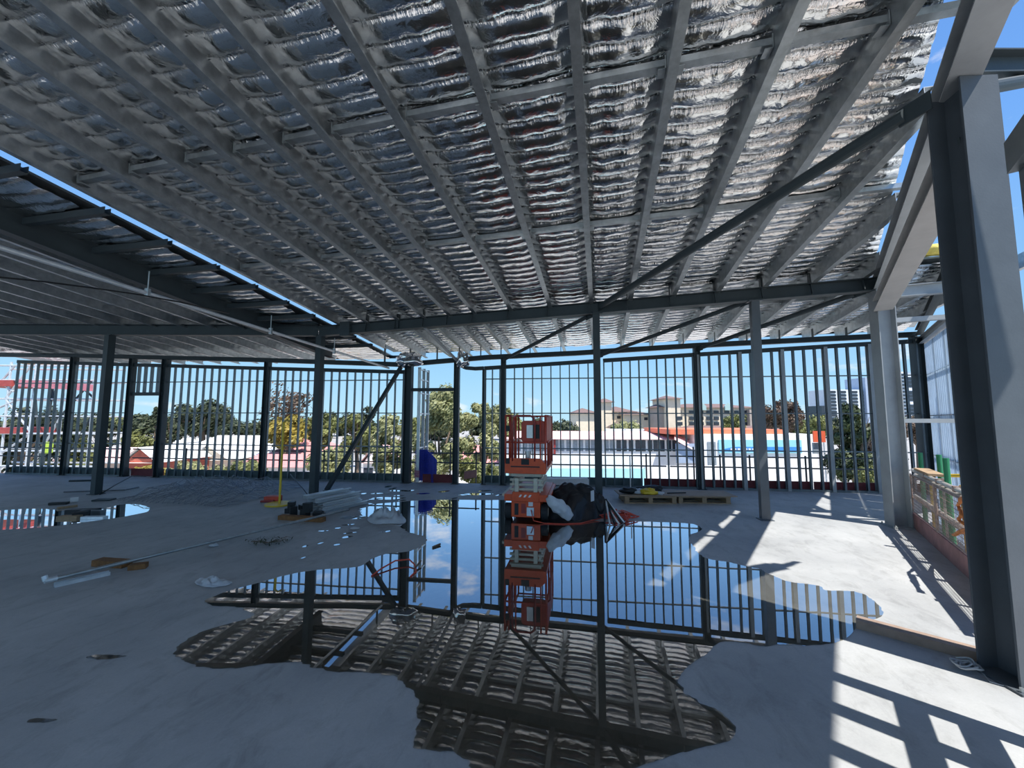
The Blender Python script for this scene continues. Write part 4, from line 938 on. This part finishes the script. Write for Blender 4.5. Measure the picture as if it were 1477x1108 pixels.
# hose, stick in the puddle
b = MB(); pts = [fl(x, y) + V((0, 0, z)) for x, y, z in ((536, 832, .01), (550, 824, .03), (570, 815, .05), (590, 813, .05), (598, 818, .03), (600, 826, .012), (592, 833, .01))]; b.tube(pts, .009, 7); b.build('hose', 'orange_cord', smooth=True, label='short orange hose curving out of the puddle below the prop reflection', cat='hose')
b = MB(); b.tube([fl(624, 791) + V((0, 0, .015)), fl(635, 787) + V((0, 0, .02))], .014, 6); b.build('stick', 'bark', label='short stick floating in the puddle right of the dry tongue', cat='stick')
b = MB(); b.tube([fl(598, 823) + V((0, 0, .02)), fl(607, 815) + V((0, 0, .05))], .012, 6); b.build('stick', 'bark', label='short stick at the end of the orange hose', cat='stick')
# blue netting
o = thing('netting_barrier', 'blue plastic netting barrier standing in the doorway left side', 'netting', WP(-2.35, 0, .05))
b = MB()
def NP(s, z): return WP(-2.78 + s, z, .12 + .12 * math.sin(s * 7))
for i in range(12):
    s = i * .05; zt = .92 - .02 * abs(6 - i) * (1 if i > 6 else .3); b.tube([NP(s, 0), NP(s, zt)], .009, 4)
for k in range(19): b.tube([NP(i * .05, .04 + k * .048) for i in range(12)], .008, 4)
b.build('mesh', 'blue_mesh', o)
b = MB(); n = 14; vs = []
for i in range(n + 1):
    s = .62 * i / n; q = WP(-2.8 + s, 0, .3 + .1 * math.sin(s * 9)); vs += [q, V((q.x, q.y, .9 - .25 * (s / .6) ** 3))]
b.add(vs, [(2 * i, 2 * i + 2, 2 * i + 3, 2 * i + 1) for i in range(n)]); b.build('sheet', 'blue_mesh', o)
b = MB()
for k in range(4): b.tube([WP(-2.76, .16 + k * .05, .06), WP(-2.62, .16 + k * .05, .05)], .01, 4)
for k in range(4): b.tube([WP(-2.75 + k * .04, .14, .06), WP(-2.75 + k * .04, .34, .06)], .008, 4)
b.build('pink_patch', 'pink_mesh', o)

# ------------------------------------------------------------------ the world outside
GZ = -5.5
g = MB(); g.poly([(-400, -60, GZ), (400, -60, GZ), (400, 500, GZ), (-400, 500, GZ)]); g.build('ground', 'asphalt', kind='structure')

def tree(px, ptop, pbot, wpx, D, label, mt, dens=1.0, leaf=.16, trunk=True, shape='round', seed=0, cat='tree'):
    rg = random.Random(seed * 77 + int(px)); c = at(px, (ptop + pbot) / 2, D); zt = at(px, ptop, D).z; zb = at(px, pbot, D).z; hw_ = wpx / 2 / F * D
    o = thing('tree', label, cat, (c.x, c.y, GZ))
    b = MB(); tz = (zt + zb) / 2
    if trunk:
        b.tube([(c.x, c.y, GZ), (c.x + .1, c.y, zb), (c.x - .05, c.y, tz)], [hw_ * .09 + .06, hw_ * .07 + .05, .04], 8)
        for k in range(7):
            a = rg.uniform(0, 6.28); b.tube([(c.x, c.y, zb + (tz - zb) * rg.uniform(-.2, .6)), (c.x + math.cos(a) * hw_ * .7, c.y + math.sin(a) * hw_ * .7, tz + (zt - tz) * rg.uniform(-.3, .8))], [hw_ * .035 + .02, .015], 6)
        b.build('trunk', 'bark', o)
    b = MB(); nb = 26 if shape != 'cone' else 40; blobs = []
    for k in range(nb):
        if shape == 'cone':
            t = rg.random(); z = zb + (zt - zb) * t; r = hw_ * (1 - t) ** .8 * .9 + .1; a = rg.uniform(0, 6.28); q = rg.uniform(.3, 1) * r; blobs.append((V((c.x + math.cos(a) * q, c.y + math.sin(a) * q, z)), hw_ * .28))
        else:
            while True:
                d = V((rg.uniform(-1, 1), rg.uniform(-1, 1), rg.uniform(-1, 1)))
                if d.length < 1 or (shape == 'full' and d.length < 1.3): break
            d = d * .82
            blobs.append((V((c.x + d.x * hw_, c.y + d.y * hw_, (zt + zb) / 2 + d.z * (zt - zb) / 2)), hw_ * rg.uniform(.2, .38)))
    vol = max(1.0, hw_ * (zt - zb) / 2); n = int(min(12000, 95 * dens * vol / (leaf * leaf) / 4))
    if dens > .5:
        for p, r in blobs:
            vs = []; nu_, nv_ = 9, 6
            for j in range(nv_ + 1):
                for i in range(nu_):
                    th = math.pi * j / nv_; ph = 2 * math.pi * i / nu_; d = V((math.sin(th) * math.cos(ph), math.sin(th) * math.sin(ph), math.cos(th)))
                    vs.append(p + d * r * (.55 + .35 * noise.noise(p * 3 + d * 2)))
            b.add(vs, [(j * nu_ + i, j * nu_ + (i + 1) % nu_, (j + 1) * nu_ + (i + 1) % nu_, (j + 1) * nu_ + i) for j in range(nv_) for i in range(nu_)])
    for k in range(n):
        p, r = blobs[rg.randrange(nb)]
        d = V((rg.gauss(0, 1), rg.gauss(0, 1), rg.gauss(0, 1))).normalized() * r * rg.uniform(.55, 1.0)
        q = p + d; nrm = (d.normalized() + V((rg.uniform(-.8, .8), rg.uniform(-.8, .8), rg.uniform(-.4, .9)))).normalized(); t1 = nrm.orthogonal().normalized(); t2 = nrm.cross(t1); s = leaf * rg.uniform(.6, 1.3)
        b.poly([q - t1 * s, q + t2 * s * .5, q + t1 * s, q - t2 * s * .5])
    b.build('foliage', mt, o)
tree(190, 606, 640, 22, 55, 'small dark tree in the tall window opening', 'leaf_dark', 1.1, .22, seed=1)
tree(224, 588, 630, 15, 60, 'narrow dark conifer at the right of the tall opening', 'leaf_dark', 1, .2, shape='cone', seed=2)
tree(200, 622, 650, 44, 48, 'low olive hedge trees in the tall window opening', 'leaf_olive', 1, .22, seed=3)
tree(150, 600, 655, 36, 45, 'dark tree just left of the tall window opening', 'leaf_dark', .8, .22, seed=31)
tree(30, 590, 695, 110, 30, 'dark tree mass behind the left scaffold', 'leaf_dark', .8, .2, shape='full', seed=50)
tree(110, 625, 692, 60, 32, 'leafy bush behind the left scaffold end', 'leaf_olive', .9, .16, shape='full', seed=51, cat='bush', trunk=False)
tree(293, 577, 632, 80, 50, 'big round dark tree seen through the left studs', 'leaf_dark', 1.2, .26, seed=4)
tree(248, 605, 645, 30, 46, 'dark green tree left of the big round tree', 'leaf_dark', 1, .2, seed=5)
tree(415, 553, 625, 80, 42, 'tall sparse tree behind the yellow stand', 'leaf_russet', .28, .22, seed=6)
tree(412, 598, 645, 78, 38, 'golden-yellow bushy tree behind the red gable', 'leaf_gold', 1.2, .2, seed=7)
tree(462, 578, 660, 40, 36, 'olive tree right of the second post', 'leaf_olive', 1, .2, seed=8)
tree(515, 588, 668, 60, 34, 'dense olive tree left of the leaning prop', 'leaf_olive', 1.1, .19, seed=9)
tree(530, 584, 610, 22, 60, 'small dark crown high behind the leaning prop', 'leaf_dark', 1, .2, seed=10)
tree(560, 592, 694, 66, 26, 'pale green tree behind the leaning prop', 'leaf_pale', 1, .15, seed=11)
tree(480, 640, 695, 70, 24, 'low bushes behind the stack of studs', 'leaf_pale', 1, .13, seed=12, cat='bush', trunk=False)
tree(634, 556, 706, 96, 22, 'big pale green tree filling the open doorway', 'leaf_pale', 1.6, .10, shape='full', seed=13)
tree(694, 574, 700, 70, 25, 'leafy tree between the tall post and the lift', 'leaf_pale', 1.2, .11, shape='full', seed=14)
tree(612, 655, 708, 60, 20, 'low bush at the left side of the open doorway', 'leaf_pale', 1.2, .09, shape='full', seed=40, cat='bush', trunk=False)
tree(690, 662, 708, 56, 21, 'low bush between the tall post and the short post', 'leaf_olive', 1.2, .09, shape='full', seed=41, cat='bush', trunk=False)
tree(350, 668, 696, 60, 26, 'low bush in front of the pink-roofed house', 'leaf_olive', 1, .1, shape='full', seed=42, cat='bush', trunk=False)
tree(213, 672, 694, 34, 24, 'yellow-green bush under the tall window opening', 'leaf_gold', 1, .1, shape='full', seed=43, cat='bush', trunk=False)
tree(280, 668, 694, 60, 27, 'leafy bush under the big white roof', 'leaf_pale', 1, .1, shape='full', seed=44, cat='bush', trunk=False)
tree(736, 585, 640, 36, 34, 'tree peeking out left of the lift rails', 'leaf_olive', .9, .16, seed=15)
tree(808, 608, 640, 60, 60, 'far dark trees right of the lift rails', 'leaf_dark', 1, .26, seed=16)
tree(1125, 574, 628, 62, 62, 'russet-green tree right of the slim sunlit post', 'leaf_russet', 1.2, .26, seed=17)
tree(1152, 608, 632, 26, 62, 'small olive tree left of the orange sign', 'leaf_olive', 1, .22, seed=18)
tree(1228, 590, 692, 74, 30, 'dark green conifer right of the orange sign', 'leaf_conifer', 1.5, .16, shape='cone', seed=19)
tree(1262, 610, 690, 46, 33, 'brownish tree right of the dark conifer', 'leaf_russet', 1, .17, seed=20)
tree(1322, 600, 640, 70, 50, 'dark tree behind the right corner rail', 'leaf_russet', 1, .22, seed=21)
tree(1256, 672, 705, 40, 24, 'clipped green bush at the right end of the wall', 'leaf_olive', 1.4, .11, seed=22, cat='bush', trunk=False)
tree(900, 612, 624, 60, 80, 'low palms in front of the cream hotel', 'leaf_pale', 1, .3, seed=23, cat='palm', trunk=False)
tree(1062, 600, 625, 42, 75, 'palms in front of the cream apartment block', 'leaf_olive', 1, .3, seed=24, cat='palm', trunk=False)

FAR = random.Random(5)
for i in range(30):
    px_ = -20 + i * 47 + FAR.uniform(-14, 14)
    tree(px_, FAR.uniform(596, 606), 632, FAR.uniform(46, 80), FAR.uniform(140, 190), 'distant tree in the hazy treeline along the horizon', ('leaf_dark', 'leaf_olive', 'leaf_dark')[i % 3], .9, .8, trunk=False, seed=100 + i)
for o_ in bpy.data.objects:
    if o_.get('label') == 'distant tree in the hazy treeline along the horizon': o_['group'] = 'distant treeline'

def gable(px0, px1, ye, yr, D, label, roof_m, wall_m, depth=7, hip=.0, along=True, over=.3, win=2):
    a = at(px0, ye, D); c = at(px1, ye, D); zr_ = at((px0 + px1) / 2, yr, D + depth / 2).z; ze = a.z; x0, x1 = a.x, c.x; y0, y1 = D, D + depth; xm = (x0 + x1) / 2; ym = (y0 + y1) / 2
    o = thing('house', label, 'house', (xm, ym, GZ))
    b = MB(); b.box(x0 + over, x1 - over, y0 + over, y1 - over, GZ, ze)
    if not along: b.poly([(x0 + over, y0 + over, ze), (x1 - over, y0 + over, ze), (xm, y0 + over, zr_ - .15)])
    b.build('walls', wall_m, o); b = MB()
    if along:
        h = (x1 - x0) * hip; A_, B_, C_, D_ = (x0, y0, ze), (x1, y0, ze), (x1, y1, ze), (x0, y1, ze); E_, F_ = (x0 + h, ym, zr_), (x1 - h, ym, zr_)
        b.add([A_, B_, C_, D_, E_, F_], [(0, 1, 5, 4), (1, 2, 5), (2, 3, 4, 5), (3, 0, 4), (0, 3, 2, 1)])
    else:
        b.add([(x0, y0, ze), (x1, y0, ze), (x1, y1, ze), (x0, y1, ze), (xm, y0, zr_), (xm, y1, zr_)], [(0, 4, 5, 3), (4, 1, 2, 5), (0, 3, 2, 1)])
    b.build('roof', roof_m, o)
    for i in range(win):
        X = x0 + (x1 - x0) * (i + .7) / (win + .4); b = MB(); b.box(X - .45, X + .45, y0 + over - .06, y0 + over, ze - 1.7, ze - .5); b.build('window', 'window_dark', o)
    return o
gable(238, 378, 657, 628, 44, 'big white-roofed house left of the red gable', 'roof_white', 'render_white', 12, .12)
gable(262, 330, 664, 640, 40, 'small white gabled house in front of the big white roof', 'roof_white', 'cream_wall', 4, along=False)
gable(168, 226, 668, 641, 34, 'red brick house in the tall window opening', 'roof_white', 'brick', 8, along=False)
gable(205, 245, 640, 632, 52, 'far white roof behind the red brick house', 'roof_white', 'render_white', 8, .1)
gable(384, 450, 655, 629, 38, 'house with pinkish-red hipped roof behind the yellow stand', 'roof_pink', 'brick', 8, .4)
gable(336, 440, 674, 655, 30, 'low house with pink roof below the red hip', 'roof_pink', 'render_white', 5, .05, win=4)
gable(518, 560, 668, 640, 40, 'pale house behind the leaning prop', 'roof_pale_red', 'render_white', 7, along=False)
gable(655, 735, 668, 642, 46, 'house with red roof left of the lift', 'roof_pink', 'render_white', 8, .15)
gable(60, 150, 668, 645, 36, 'house with pale red roof behind the left scaffold', 'roof_pale_red', 'cream_wall', 8, .1)

# long white building behind the lift
def bld(name, label, cat, px0, px1, D): 
    a = at(px0, 650, D); return thing(name, label, cat, (a.x, D, GZ))
D = 40
def zz_(y, d): return at(900, y, d).z
def xx(px, d): return at(px, 640, d).x
o = bld('long_building', 'long white building with pale red roof behind the lift', 'building', 862, 862, D)
b = MB(); b.box(xx(728, D), xx(1003, D), D, D + 9, GZ, zz_(634, D)); b.build('wall', 'render_white', o)
b = MB(); x0, x1 = xx(722, D), xx(1008, D); b.add([(x0, D - .5, zz_(633.5, D)), (x1, D - .5, zz_(633.5, D)), (x1, D + 5, zz_(622, D + 5)), (x0, D + 5, zz_(622, D + 5)), (x0, D + 5, zz_(640, D + 5)), (x1, D + 5, zz_(640, D + 5))], [(0, 1, 2, 3), (3, 2, 5, 4), (0, 3, 4), (1, 5, 2), (0, 4, 5, 1)]); b.build('roof', 'roof_pale_red', o)
x = 735
while x < 985:
    b = MB(); b.box(xx(x, D), xx(x + 6.3, D), D - .06, D, zz_(651, D), zz_(635, D)); b.build('window', 'window_grey' if x < 880 else 'window_dark', o); x += 8.1 if int(x) % 3 else 9.6
b = MB(); b.box(xx(798, D) , xx(801, D), D - .3, D - .1, GZ, zz_(634, D)); b.build('downpipe', 'dark_red', o)
b = MB(); x0 = xx(730, 36); x1 = xx(935, 36); b.box(x0, x1, 36, 36.3, GZ, zz_(656, 36)); b.build('boundary_wall', 'render_white', label='low white wall with grille pattern behind the lift', cat='wall')
b = MB(); b.box(xx(728, 34), xx(930, 34), 34, 34.3, GZ, zz_(676, 34)); b.build('boundary_wall', 'render_cyan', label='pale blue low wall below the white grille wall', cat='wall')
b = MB(); b.box(xx(930, 34), xx(1180, 34), 34, 34.3, GZ, zz_(672, 34)); b.build('boundary_wall', 'render_white', label='long bright white wall behind the pallets', cat='wall')
for i, (xa_, xb_) in enumerate(((876, 900), (903, 910), (914, 926), (928, 947))):
    b = MB(); b.box(xx(xa_, 46), xx(xb_, 46), 46, 47, zz_(640, 46), zz_(619, 46)); b.build('roof_unit', 'render_white', label='white parapet box above the pale red roof, %s from the left' % ORD[i], cat='box')
# shop with banner
D = 38
o = bld('shop_building', 'white shop with orange roof edge and cyan banner', 'building', 1090, 1090, D)
b = MB(); b.box(xx(1006, D), xx(1178, D), D, D + 8, GZ, zz_(626, D)); b.build('wall', 'render_white', o)
b = MB(); b.box(xx(965, D + 1), xx(1130, D + 1), D + .6, D + 8.4, zz_(627, D), zz_(619.5, D)); b.build('roof_edge', 'roof_orange', o)
b = MB(); b.box(xx(1036, D), xx(1155, D), D - .12, D, zz_(653, D), zz_(634, D)); bn = b.build('banner', 'banner_cyan', o)
b = MB(); pts = []
for i in range(25): t = i / 24; pts.append((xx(1037 + 117 * t, D), D - .135, zz_(650.5 - 6.5 * min(1, t * 5) ** .5, D)))
for i in range(24, -1, -1): t = i / 24; pts.append((xx(1037 + 117 * t, D), D - .135, zz_(650.6 - 0.0 + .6 * t, D)))
b.prism(pts, (0, .02, 0)); b.build('wave_stripe', 'banner_blue', bn)
for k in range(9):
    b = MB(); xk = 1052 + k * 5.2; b.box(xx(xk, D), xx(xk + 3.4, D), D - .15, D - .13, zz_(648.6, D), zz_(646.3, D)); b.build('lettering', 'white_paint', bn)
b = MB(); b.add([(xx(972, D), D - .2, zz_(634, D)), (xx(1004, D), D - .2, zz_(652, D)), (xx(1006, D), D + 2, zz_(634, D)), (xx(985, D), D + 2, zz_(626, D))], [(0, 1, 2, 3)]); b.build('awning', 'roof_pale_red', o)
b = MB(); b.box(xx(976, D), xx(1005, D), D + .1, D + .3, zz_(668, D), zz_(640, D)); b.build('dark_entry', 'tower_blue', o)
b = MB(); b.box(xx(1020, D), xx(1032, D), D - .05, D, zz_(672, D), zz_(637, D)); b.build('door', 'window_grey', o)
# orange sign
q = at(1181, 690, 32); o = thing('sign', 'orange square sign on a white post left of the conifer', 'sign', (q.x, q.y, GZ)); b = MB(); p0, p1 = at(1174, 638, 32), at(1190, 622, 32); b.box(p0.x, p1.x, 32, 32.1, p0.z, p1.z); b.build('board', 'sign_orange', o)
b = MB(); b.tube([(p1.x - .1, 32.05, GZ), (p1.x - .1, 32.05, p0.z)], .06, 8); b.build('post', 'white_paint', o)
b = MB(); p0, p1 = at(1176, 655, 32), at(1188, 639, 32); b.box(p0.x, p1.x, 32.2, 32.3, p0.z, p1.z); b.build('lower_board', 'window_grey', o)
# cream hotel
D = 110
def hx(px): return at(px, 600, D).x
def hz(y): return at(880, y, D).z
o = bld('hotel', 'cream hotel with brown hipped roofs and a square tower', 'building', 885, 885, D)
def blk(px0, px1, ye, ytop, d0, dep, roof=True, wall='cream_wall', yr=None):
    b = MB(); b.box(hx(px0), hx(px1), D + d0, D + d0 + dep, GZ, hz(ye)); b.build('wall', wall, o)
    if roof:
        x0, x1 = hx(px0) - .8, hx(px1) + .8; y0, y1 = D + d0 - .8, D + d0 + dep + .8; h = min((x1 - x0) / 2.05, dep * .55); ym = (y0 + y1) / 2; z0_, z1_ = hz(ye), hz(ytop)
        b = MB(); b.add([(x0, y0, z0_), (x1, y0, z0_), (x1, y1, z0_), (x0, y1, z0_), (x0 + h, ym, z1_), (x1 - h, ym, z1_)], [(0, 1, 5, 4), (1, 2, 5), (2, 3, 4, 5), (3, 0, 4), (0, 3, 2, 1)]); b.build('roof', 'roof_brown', o)
blk(831, 860, 596, 588, 0, 12); blk(867, 884, 580, 574, 1, 4); blk(880, 920, 594, 585, 3, 12); blk(900, 942, 598, 592, 0, 10); blk(874, 890, 617, 608, -8, 5)
for (xa_, ya_) in ((894, 600), (896, 609), (929, 602)):
    b = MB(); b.box(hx(xa_), hx(xa_ + 5), D - .1 + (0 if xa_ > 920 else 2.9), D + 3.0, hz(ya_ + 4), hz(ya_)); b.build('window', 'window_dark', o)
# cream apartment block
D = 100
o = bld('apartment_block', 'cream apartment block with balconies and brown roof', 'building', 1030, 1030, D)
blk(962, 982, 575, 569, 0, 10, True); blk(955, 964, 587, 582, 2, 8, True, 'tan_wall'); blk(980, 1105, 587, 580, 4, 12, True); blk(950, 1100, 620, 613, -12, 10, True, 'tan_wall'); blk(1090, 1106, 590, 588, 2.5, 4, False, 'tan_wall')
for (xa_,) in ((1018,), (1056,)):
    b = MB(); b.add([(hx(xa_), D + 3.2, hz(591)), (hx(xa_ + 10), D + 3.2, hz(591)), (hx(xa_ + 10), D + 3.2, hz(585)), (hx(xa_ + 5), D + 3.2, hz(580)), (hx(xa_), D + 3.2, hz(585))], [(0, 1, 2, 3, 4)]); b.prism([(hx(xa_), D + 3.1, hz(591)), (hx(xa_ + 10), D + 3.1, hz(591)), (hx(xa_ + 10), D + 3.1, hz(585)), (hx(xa_ + 5), D + 3.1, hz(580)), (hx(xa_), D + 3.1, hz(585))], (0, .6, 0)); b.build('gable_panel', 'teal_panel', o)
for r, y in enumerate((591.5, 600.5, 608.5)):
    for k, xk in enumerate((977, 985, 1004, 1018, 1030, 1041, 1057, 1072, 1084)):
        if xk < 982 and r == 0: continue
        b = MB(); b.box(hx(xk), hx(xk + 7), D + 3.7 if xk > 982 else D - .1, D + 4.1 if xk > 982 else D + .1, hz(y + 5), hz(y)); b.build('balcony_opening', 'window_dark', o)
# towers
D = 230
o = bld('apartment_tower', 'blue-grey apartment tower behind the conifer', 'building', 1225, 1225, D)
def tx(px): return at(px, 600, D).x
def tz(y): return at(1225, y, D).z
b = MB(); b.box(tx(1194), tx(1250), D, D + 14, GZ, tz(562)); b.build('wall', 'tower_white', o)
b = MB(); b.box(tx(1247), tx(1270), D - 2, D + 12, GZ, tz(545)); b.build('core', 'tower_blue', o)
b = MB(); b.box(tx(1174), tx(1184), D - 6, D + 4, GZ, tz(586)); b.build('low_block', 'window_dark', o)
for r in range(9):
    for k in range(4):
        y = 564 + r * 4.8; b = MB(); xk = (1195.5, 1210.5, 1227, 1243)[k]; b.box(tx(xk), tx(xk + 11.5), D - .4, D, tz(y + 3.2), tz(y)); b.build('window_band', 'window_dark', o)
o = bld('apartment_tower', 'tall white tower seen beside the far right column', 'building', 1315, 1315, D)
b = MB(); b.box(tx(1296), tx(1312), D, D + 14, GZ, tz(536)); b.build('wall', 'tower_white', o)
b = MB(); b.box(tx(1311), tx(1329), D + 2, D + 14, GZ, tz(536)); b.build('glazed_side', 'tower_blue', o)
for r in range(13):
    y = 539 + r * 5; b = MB(); b.box(tx(1303), tx(1309), D - .4, D, tz(y + 2.4), tz(y)); b.build('window', 'window_dark', o)
    b = MB(); b.box(tx(1314), tx(1326), D + 1.6, D + 2, tz(y + 4), tz(y)); b.build('window', 'window_dark' if r % 4 else 'tower_white', o)

# scaffold and crane arm beyond the left wall
o = thing('scaffold', 'red and white scaffold outside beyond the far left wall', 'scaffold', at(60, 680, 19))
D = 19
def SP(px, y, d=D): return at(px, y, d)
for i, px in enumerate((-30, 8, 45, 88, 132)):
    for d in (D, D + 1.5):
        p = SP(px, 600, d); b = MB(); b.tube([(p.x, d, GZ), (p.x, d, at(0, 540 if i > 2 else 522, D).z)], .05, 6); b.build('standard', 'galv_bright', o)
for y in (527, 548, 575, 600, 625, 650, 672):
    for d in (D, D + 1.5):
        a = SP(-40, y, D); c = SP(138, y + 1, D); b = MB(); b.tube([(a.x, d, a.z), (c.x, d, c.z)], .045, 6); b.build('ledger', 'galv_bright', o)
for (x0, y0, x1, y1) in ((-30, 530, 20, 565), (-20, 575, 22, 527), (-30, 600, 30, 575), (50, 560, 60, 690), (60, 690, 76, 560), (76, 560, 92, 690), (92, 690, 106, 562), (55, 600, 96, 602), (55, 640, 100, 642), (120, 560, 136, 575), (-30, 675, 45, 625), (45, 625, 8, 575), (8, 575, 45, 527), (88, 675, 132, 600), (88, 600, 132, 550), (45, 675, 88, 600)):
    b = MB(); b.tube([SP(x0, y0), SP(x1, y1)], .045, 6); b.build('diagonal', 'dark_steel' if x0 > 46 else 'galv_bright', o)
for (x0, x1, y) in ((-40, 20, 553), (-40, 30, 621)):
    a, c = SP(x0, y), SP(x1, y); b = MB(); b.box(a.x, c.x, D - .1, D + 1.6, a.z - .14, a.z + .14); b.build('deck', 'red_scaffold', o)
a, c = SP(35, 553), SP(139, 560); b = MB(); b.obox((a + c) / 2 + V((0, -.2, 0)), (c - a) / 2, (0, .04, 0), (0, 0, .16)); b.build('pink_board', 'pink_board', o)
a, c = SP(20, 521), SP(78, 523); b = MB(); b.obox((a + c) / 2 + V((0, .5, 0)), (c - a) / 2, (0, .2, 0), (0, 0, .09)); b.build('timber_deck', 'timber', o)
# hi-vis worker's vest hanging on the scaffold
p = SP(70, 646, 18.6); b = MB(); b.obox(p, (.16, 0, 0), (0, .08, 0), (0, 0, .26)); b.build('safety_vest', 'hivis', label='yellow-green safety vest hanging on the left scaffold', cat='vest', bevel=.05)

# ------------------------------------------------------------------ sky and sun
w = bpy.data.worlds.new('sky'); S.world = w; w.use_nodes = True; nt = w.node_tree; N = nt.nodes; L = nt.links
bg = N['Background']; tc = N.new('ShaderNodeTexCoord'); sx = N.new('ShaderNodeSeparateXYZ'); L.new(tc.outputs['Generated'], sx.inputs[0])
rp = N.new('ShaderNodeValToRGB'); cr_ = rp.color_ramp
cr_.elements[0].position = 0.0; cr_.elements[0].color = (.48, .76, .92, 1); cr_.elements[1].position = 1.0; cr_.elements[1].color = (.07, .18, .58, 1)
for pos, c_ in ((.10, (.36, .66, .92)), (.22, (.26, .53, .90)), (.45, (.17, .40, .88))):
    e = cr_.elements.new(pos); e.color = (*c_, 1)
L.new(sx.outputs['Z'], rp.inputs['Fac'])
mp = N.new('ShaderNodeMapping'); mp.inputs['Scale'].default_value = (3.2, 3.2, 9.0); mp.inputs['Location'].default_value = (.35, .2, .0); L.new(tc.outputs['Generated'], mp.inputs['Vector'])
nz = N.new('ShaderNodeTexNoise'); nz.inputs['Scale'].default_value = 1.5; nz.inputs['Detail'].default_value = 7; nz.inputs['Roughness'].default_value = .58; L.new(mp.outputs['Vector'], nz.inputs['Vector'])
c2 = N.new('ShaderNodeValToRGB'); c2.color_ramp.elements[0].position = .60; c2.color_ramp.elements[1].position = .74; L.new(nz.outputs['Fac'], c2.inputs['Fac'])
mx = N.new('ShaderNodeMix'); mx.data_type = 'RGBA'; L.new(c2.outputs['Color'], mx.inputs['Factor']); L.new(rp.outputs['Color'], mx.inputs['A']); mx.inputs['B'].default_value = (.95, .97, 1.0, 1)
L.new(mx.outputs['Result'], bg.inputs['Color']); bg.inputs['Strength'].default_value = 1.0
sun = bpy.data.lights.new('sun', 'SUN'); sun.energy = 7.2; sun.angle = math.radians(.53); sun.color = (1, .96, .90); so = bpy.data.objects.new('sun', sun); COL.objects.link(so)
el = math.radians(63); hd = V((.72, -.69, 0)).normalized(); sdv = V((hd.x * math.cos(el), hd.y * math.cos(el), math.sin(el)))
so.location = (20, -20, 40); so.rotation_euler = sdv.to_track_quat('Z', 'Y').to_euler()
